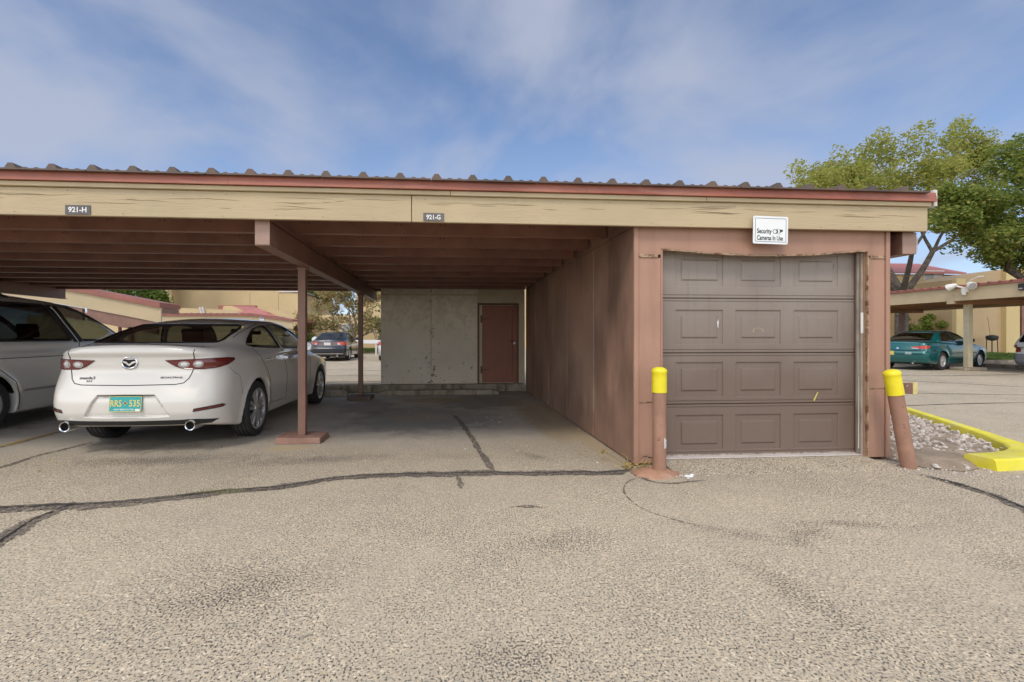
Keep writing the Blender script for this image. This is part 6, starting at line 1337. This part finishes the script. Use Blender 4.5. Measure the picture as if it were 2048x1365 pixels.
gb_ = thing('stucco_building', 'brown tan stucco building with a stepped parapet behind the right hand carport', 'building', (xc, Y, 0))
far_wall(gb_, [(xc, 0), (xd + 6, 0), (xd + 6, at(0, 505, Y).z), (at(2032, 0, Y).x, at(0, 511, Y).z), (at(1985, 0, Y).x, at(0, 519, Y).z), (xc, at(0, 541, Y).z)], Y, 8, m_stuc2)
for x0, x1, mm in ((1904, 1922, m_yel), (2003, 2030, m_yel), (2040, 2058, m_yel)): MB().box(at(x0, 0, Y).x, at(x1, 0, Y).x, Y - .25, Y - .002, 0, at(0, 516 if x0 > 1950 else 540, Y).z).build('pilaster', mm, gb_)
MB().box(at(2032, 0, Y).x, at(2040, 0, Y).x, Y - .3, Y - .05, 0, 3.0).build('brown_post', m_brown, gb_)
pl0 = at(1984, 690, 25.8); gr_ = thing('barbecue', 'dark barbecue grill on legs against the brown tan wall', 'barbecue', (pl0.x, 25.8, 0))
MB().lathe([(.05, .62), (.24, .68), (.28, .80), (.26, .92), (.05, .98)], 16, 'z', (pl0.x, 25.8, .25)).build('kettle', m_black, gr_, smooth=True)
for sx, sy in ((-.2, -.15), (.2, -.15), (-.2, .15), (.2, .15)): MB().tube([(pl0.x + sx, 25.8 + sy, 0), (pl0.x + sx * .9, 25.8 + sy * .9, .95)], .02, 6).build('leg', m_black, gr_)
MB().tube([(pl0.x + .02, 25.9, 1.1), (pl0.x + .15, 26.1, 1.9), (pl0.x + .2, 26.2, 2.3)], .012, 5).build('handle', m_doorframe, gr_)
m_grass = leaf_mat('lawn_grass', [(.10, .17, .03), (.16, .25, .05), (.20, .27, .08), (.07, .13, .02)])
def lawn(name, x0, x1, y0, y1, n, h, seed):
    r = np.random.default_rng(seed); x = r.uniform(x0, x1, n); y = r.uniform(y0, y1, n); a = r.uniform(0, 6.28, n); l = r.uniform(.5, 1.2, n) * h; w = h * .22
    A = np.stack([x - w * np.cos(a), y - w * np.sin(a), np.full(n, .12)], 1); B = np.stack([x + w * np.cos(a), y + w * np.sin(a), np.full(n, .12)], 1); C = np.stack([x + r.normal(0, .4, n) * h, y + r.normal(0, .4, n) * h, .12 + l], 1)
    V = np.stack([A, B, C], 1).reshape(-1, 3); me = bpy.data.meshes.new(name); me.from_pydata(V.tolist(), [], np.arange(3 * n).reshape(-1, 3).tolist()); me.materials.append(m_grass); return stuff(link(bpy.data.objects.new(name, me)))
struct(MB().box(20.6, 44, 18.8, 26.4, .0, .12).build('lawn_ground', paint('lawn_soil', (.14, .17, .05), .95, .3, 2)))
struct(MB().box(20.45, 44, 18.55, 18.79, .0, .15).build('lawn_kerb', m_conc, bevel=.02)); lawn('lawn_grass', 20.6, 32, 18.85, 26.2, 26000, .12, 3)
struct(MB().box(-9, 3, 32.5, 40, .0, .12).build('verge_ground', paint('verge_soil', (.20, .19, .08), .95, .3, 2))); lawn('verge_grass', -9, 2, 32.6, 37, 16000, .16, 4)
t = thing('wheel_stop', 'tan wheel stop in the bay right of the teal sedan', 'wheel stop', (21.4, 17.1, 0)); MB().box(20.6, 20.8, 15.2, 17.0, 0, .11).build('concrete_bar', m_conc, t, bevel=.02); MB().lathe([(.014, .11), (.014, .116)], 8, 'z', (20.7, 16.6, 0)).build('anchor_pin', m_doorframe, t)
# low white rail and a round white marker in the rear lot
Y = 30.; p, q = at(722, 681, Y), at(775, 687, Y); rl = thing('guard_rail', 'low white rail above the strip of grass seen right of the rear post', 'rail', (p.x, Y, 0))
MB().box(p.x - .6, q.x + 1.5, Y, Y + .05, q.z - .02, p.z + .02).build('rail', plain('white_rail_paint', (.72, .73, .74), .5), rl, bevel=.01)
for x in (p.x - .3, p.x + .9, p.x + 2.1): MB().box(x - .05, x + .05, Y + .051, Y + .12, 0, p.z).build('post', m_pale, rl)
Y = 25.; c = at(630, 680, Y); ds = thing('round_marker', 'round white disc on a thin post beside the navy sedan', 'marker', (c.x, Y, 0)); MB().lathe([(.001, -.012), (.16, -.010), (.16, .010), (.001, .012)], 24, 'y', (c.x, Y, c.z)).build('disc', m_signwhite, ds); MB().tube([(c.x, Y + .03, 0), (c.x, Y + .03, c.z)], .018, 8).build('pole', m_steel, ds)

# ------------------------------------------------------------------ trees and shrubs
def leaf_cloud(name, centres, n, spread, size, mat, parent, seed, off, flat=.8):
    r = np.random.default_rng(seed); c = np.array(centres); k = r.integers(0, len(c), n); 
    d = r.normal(0, 1, (n, 3)); d /= np.linalg.norm(d, axis=1, keepdims=True); rad = r.uniform(.25, 1.0, (n, 1)) ** .6
    sp = np.array(spread)[k][:, None] if np.ndim(spread) else spread
    P = c[k] + d * rad * sp * np.array([1, 1, flat]); u = r.normal(0, 1, (n, 3)); u[:, 2] *= .5; u /= np.linalg.norm(u, axis=1, keepdims=True); w = r.normal(0, 1, (n, 3)); v = np.cross(u, w); v /= np.linalg.norm(v, axis=1, keepdims=True)
    s = size * r.uniform(.6, 1.3, (n, 1)); V = np.stack([P - u * s, P + v * s * .55, P + u * s, P - v * s * .55], 1).reshape(-1, 3) - np.array(off)
    me = bpy.data.meshes.new(name); me.from_pydata(V.tolist(), [], np.arange(4 * n).reshape(-1, 4).tolist()); me.materials.append(mat); return link(bpy.data.objects.new(name, me), parent)
def limbs(mb, p0, d, length, rad, depth, r, tips, up=.25, split=(2, 3), spreadang=.55, shrink=.72):
    p = Vector(p0); d = Vector(d).normalized(); pts = [p.copy()]; rads = [rad]; n = 5
    for i in range(n):
        d = (d + Vector((r.gauss(0, .10), r.gauss(0, .10), r.gauss(0, .06) + up * .06))).normalized(); p = p + d * length / n; pts.append(p.copy()); rads.append(rad * (1 - .35 * (i + 1) / n))
    mb.tube(pts, rads, 8 if rad > .06 else 5, cap=False)
    if depth == 0: tips.append(p); tips.append(pts[3]); return
    if depth <= 2: tips.append(pts[-1])
    for k in range(r.randint(*split)):
        ax = d.orthogonal().normalized(); ax = Matrix.Rotation(r.uniform(0, 6.28), 3, d) @ ax
        nd_ = (Matrix.Rotation(r.uniform(.35, 1.0) * spreadang * 1.3, 3, ax) @ d); limbs(mb, p, nd_ + Vector((0, 0, up * .3)), length * r.uniform(.62, .88), rads[-1] * shrink, depth - 1, r, tips, up, split, spreadang, shrink)
m_leafA = leaf_mat('spring_leaves', [(.33, .37, .07), (.44, .45, .11), (.22, .27, .05), (.50, .45, .15), (.37, .42, .10)], trans=.55)
m_leafB = leaf_mat('green_needles', [(.12, .19, .04), (.20, .27, .055), (.33, .36, .085), (.14, .22, .04), (.42, .40, .11)], trans=.5)
m_leafC = leaf_mat('olive_rust_leaves', [(.36, .34, .15), (.48, .45, .22), (.26, .26, .10), (.52, .29, .14), (.42, .41, .20)], trans=.5)
m_leafD = leaf_mat('bright_green_leaves', [(.09, .16, .025), (.15, .22, .04), (.06, .11, .015), (.22, .27, .07)], trans=.4)
def tree(name, label, base, trunk_h, rad, forks, depth, seed, leafm, nleaf, spread, size, bark, up=.25, group=None, drop=None, keep=None, spreadang=.55, lean=(0, 0), masses=(), cy=None, nc=26):
    t = thing(name, label, 'tree', (base[0], base[1], 0), group=group); r = random.Random(seed); mb = MB(); tips = []
    top = Vector((base[0] + lean[0], base[1] + lean[1], trunk_h)); mb.tube([(base[0], base[1], -.1), (base[0], base[1], .25), ((base[0] + top.x) / 2, (base[1] + top.y) / 2, trunk_h * .55), top], [rad * 1.35, rad * 1.05, rad * .95, rad * .9], 12, cap=False)
    for (dx, dy, dz, ln, rr_) in forks: limbs(mb, top - Vector((0, 0, .15)), (dx, dy, dz), ln, rad * rr_, depth, r, tips, up, spreadang=spreadang)
    mb.build('trunk', bark, t, smooth=True)
    cs = [tuple(q) for q in tips if (keep is None or keep(q))]
    for (x, y, rx, ry) in masses:               # leaf masses of the crown, each a flattened ball of clumps
        Yc = cy or base[1]; c = at(x, y, Yc); kx = rx * Yc / 960.; kz = ry * Yc / 960.
        for _ in range(nc):
            v = Vector((r.gauss(0, 1), r.gauss(0, 1), r.gauss(0, 1))).normalized() * r.uniform(.35, 1.0); cs.append((c.x + v.x * kx, c.y + v.y * kx * .9 + r.uniform(-.4, .4), c.z + v.z * kz))
    leaf_cloud('crown', cs, nleaf, spread, size, leafm, t, seed, ORG[t.name]); return t, tips
b = at(1803, 690, 26.0)
tree('shade_tree', 'big spreading tree with thin yellow green leaves rising behind the garage roof', (b.x, 26.), 3.6, .34, [(-.75, -.1, .75, 3.2, .62), (-.05, .3, 1.0, 3.4, .66), (.55, -.1, .85, 3.2, .60), (.25, .5, .9, 2.8, .5), (-.35, -.5, .9, 2.8, .5)], 3, 21, m_leafA, 36000, .58, .09, m_bark, up=.45, masses=[(1680, 335, 60, 40), (1760, 308, 65, 50), (1850, 300, 80, 52), (1930, 285, 48, 45), (1700, 375, 85, 30), (1800, 365, 95, 42), (1890, 355, 75, 42), (1640, 365, 36, 16), (1915, 425, 50, 42), (1960, 320, 18, 35), (1870, 420, 50, 30)], nc=22)
b = at(2105, 690, 19.0)
tree('evergreen_tree', 'dense dark green tree hanging over the right hand carport', (b.x, 19.), 3.0, .30, [(-.9, -.2, .42, 2.2, .55), (-.6, .4, .65, 2.0, .55), (.2, -.5, .8, 1.9, .55), (0, .2, 1.0, 2.2, .7), (.7, .1, .7, 2.0, .5), (-.75, -.7, .5, 2.0, .45)], 3, 8, m_leafB, 46000, .46, .08, m_bark, up=.25, masses=[(2045, 325, 55, 55), (2000, 395, 75, 48), (1950, 415, 55, 32), (1905, 440, 40, 28), (2030, 455, 85, 42), (1965, 478, 80, 26), (1905, 385, 28, 18), (2090, 285, 80, 40), (2110, 400, 100, 85), (1990, 508, 65, 12), (2065, 518, 80, 16)], nc=24)
b = at(707, 700, 31.0)
tree('olive_tree', 'small tree with olive and rust coloured leaves behind the navy sedan', (b.x, 31.), 1.0, .13, [(-.55, 0, .9, 1.5, .75), (.35, .2, 1.0, 1.5, .75), (-.05, -.4, 1.1, 1.5, .7), (.75, 0, .7, 1.2, .6), (-.9, .2, .55, 1.2, .55)], 3, 5, m_leafC, 10000, .34, .09, m_bark2, up=.2, masses=[(660, 610, 25, 20), (690, 600, 35, 18), (735, 610, 33, 22), (700, 638, 42, 24), (745, 648, 20, 15), (662, 648, 24, 14), (720, 662, 24, 9), (650, 585, 20, 12), (750, 590, 25, 15), (700, 580, 40, 15)], nc=18)
b = at(612, 690, 50.0)
tree('leafy_tree', 'bright green tree showing between the tan building and the rust coloured tree', (b.x, 52.), 2.5, .25, [(-.4, 0, 1, 2.4, .7), (.4, 0, 1, 2.4, .7), (0, .4, 1.1, 2.6, .7), (.7, -.3, .8, 2.2, .6)], 3, 15, m_leafD, 9000, .7, .14, m_bark, up=.3, masses=[(612, 600, 15, 18), (630, 588, 12, 12), (642, 585, 18, 9), (606, 620, 9, 10)], nc=12)
b = at(300, 690, 40.0)
tree('leafy_tree', 'green tree showing above the sloping far carport on the left', (b.x, 40.), 3.0, .28, [(-.6, 0, .9, 2.6, .7), (.2, 0, 1, 2.4, .7), (-.2, .4, 1.1, 2.8, .7), (-1, -.2, .6, 2.6, .6)], 3, 25, m_leafD, 12000, .7, .14, m_bark, up=.3, masses=[(240, 582, 30, 12), (290, 588, 35, 12), (312, 600, 18, 9)], nc=18)
def shrub(label, x, y, w, h, seed, mat, n, dark=False):
    t = thing('shrub', label, 'shrub', (x, y, 0)); r = random.Random(seed); mb = MB()
    for k in range(7): a = r.uniform(0, 6.28); mb.tube([(x, y, 0), (x + .3 * w * math.cos(a), y + .3 * w * math.sin(a), h * .45), (x + .42 * w * math.cos(a), y + .42 * w * math.sin(a), h * .8)], [.03, .02, .01], 5)
    mb.build('stem', m_bark, t); cs = [(x + r.gauss(0, .26) * w, y + r.gauss(0, .22) * w, h * r.uniform(.25, .88)) for _ in range(16)]
    leaf_cloud('foliage', cs, n, min(w, h) * .24, .07, mat, t, seed, ORG[t.name])
b = at(1897, 690, 26.); shrub('tall dark green shrub beside the lower white window', b.x - .15, 27.6, 1.35, 2.75, 3, m_leafB, 3800)
b = at(612, 690, 28.); shrub('green bush left of the navy sedan behind the brown post', b.x, 28., 1.9, 1.25, 4, m_leafD, 2600)
b = at(648, 690, 33.); shrub('dark green bush over the roof of the navy sedan', b.x, 33., 1.9, 1.35, 5, m_leafB, 2200)
b = at(735, 690, 33.); shrub('yellow green creeper against the tan wing right of the rear post', b.x, 39., 1.6, 3.2, 6, m_leafD, 2200)
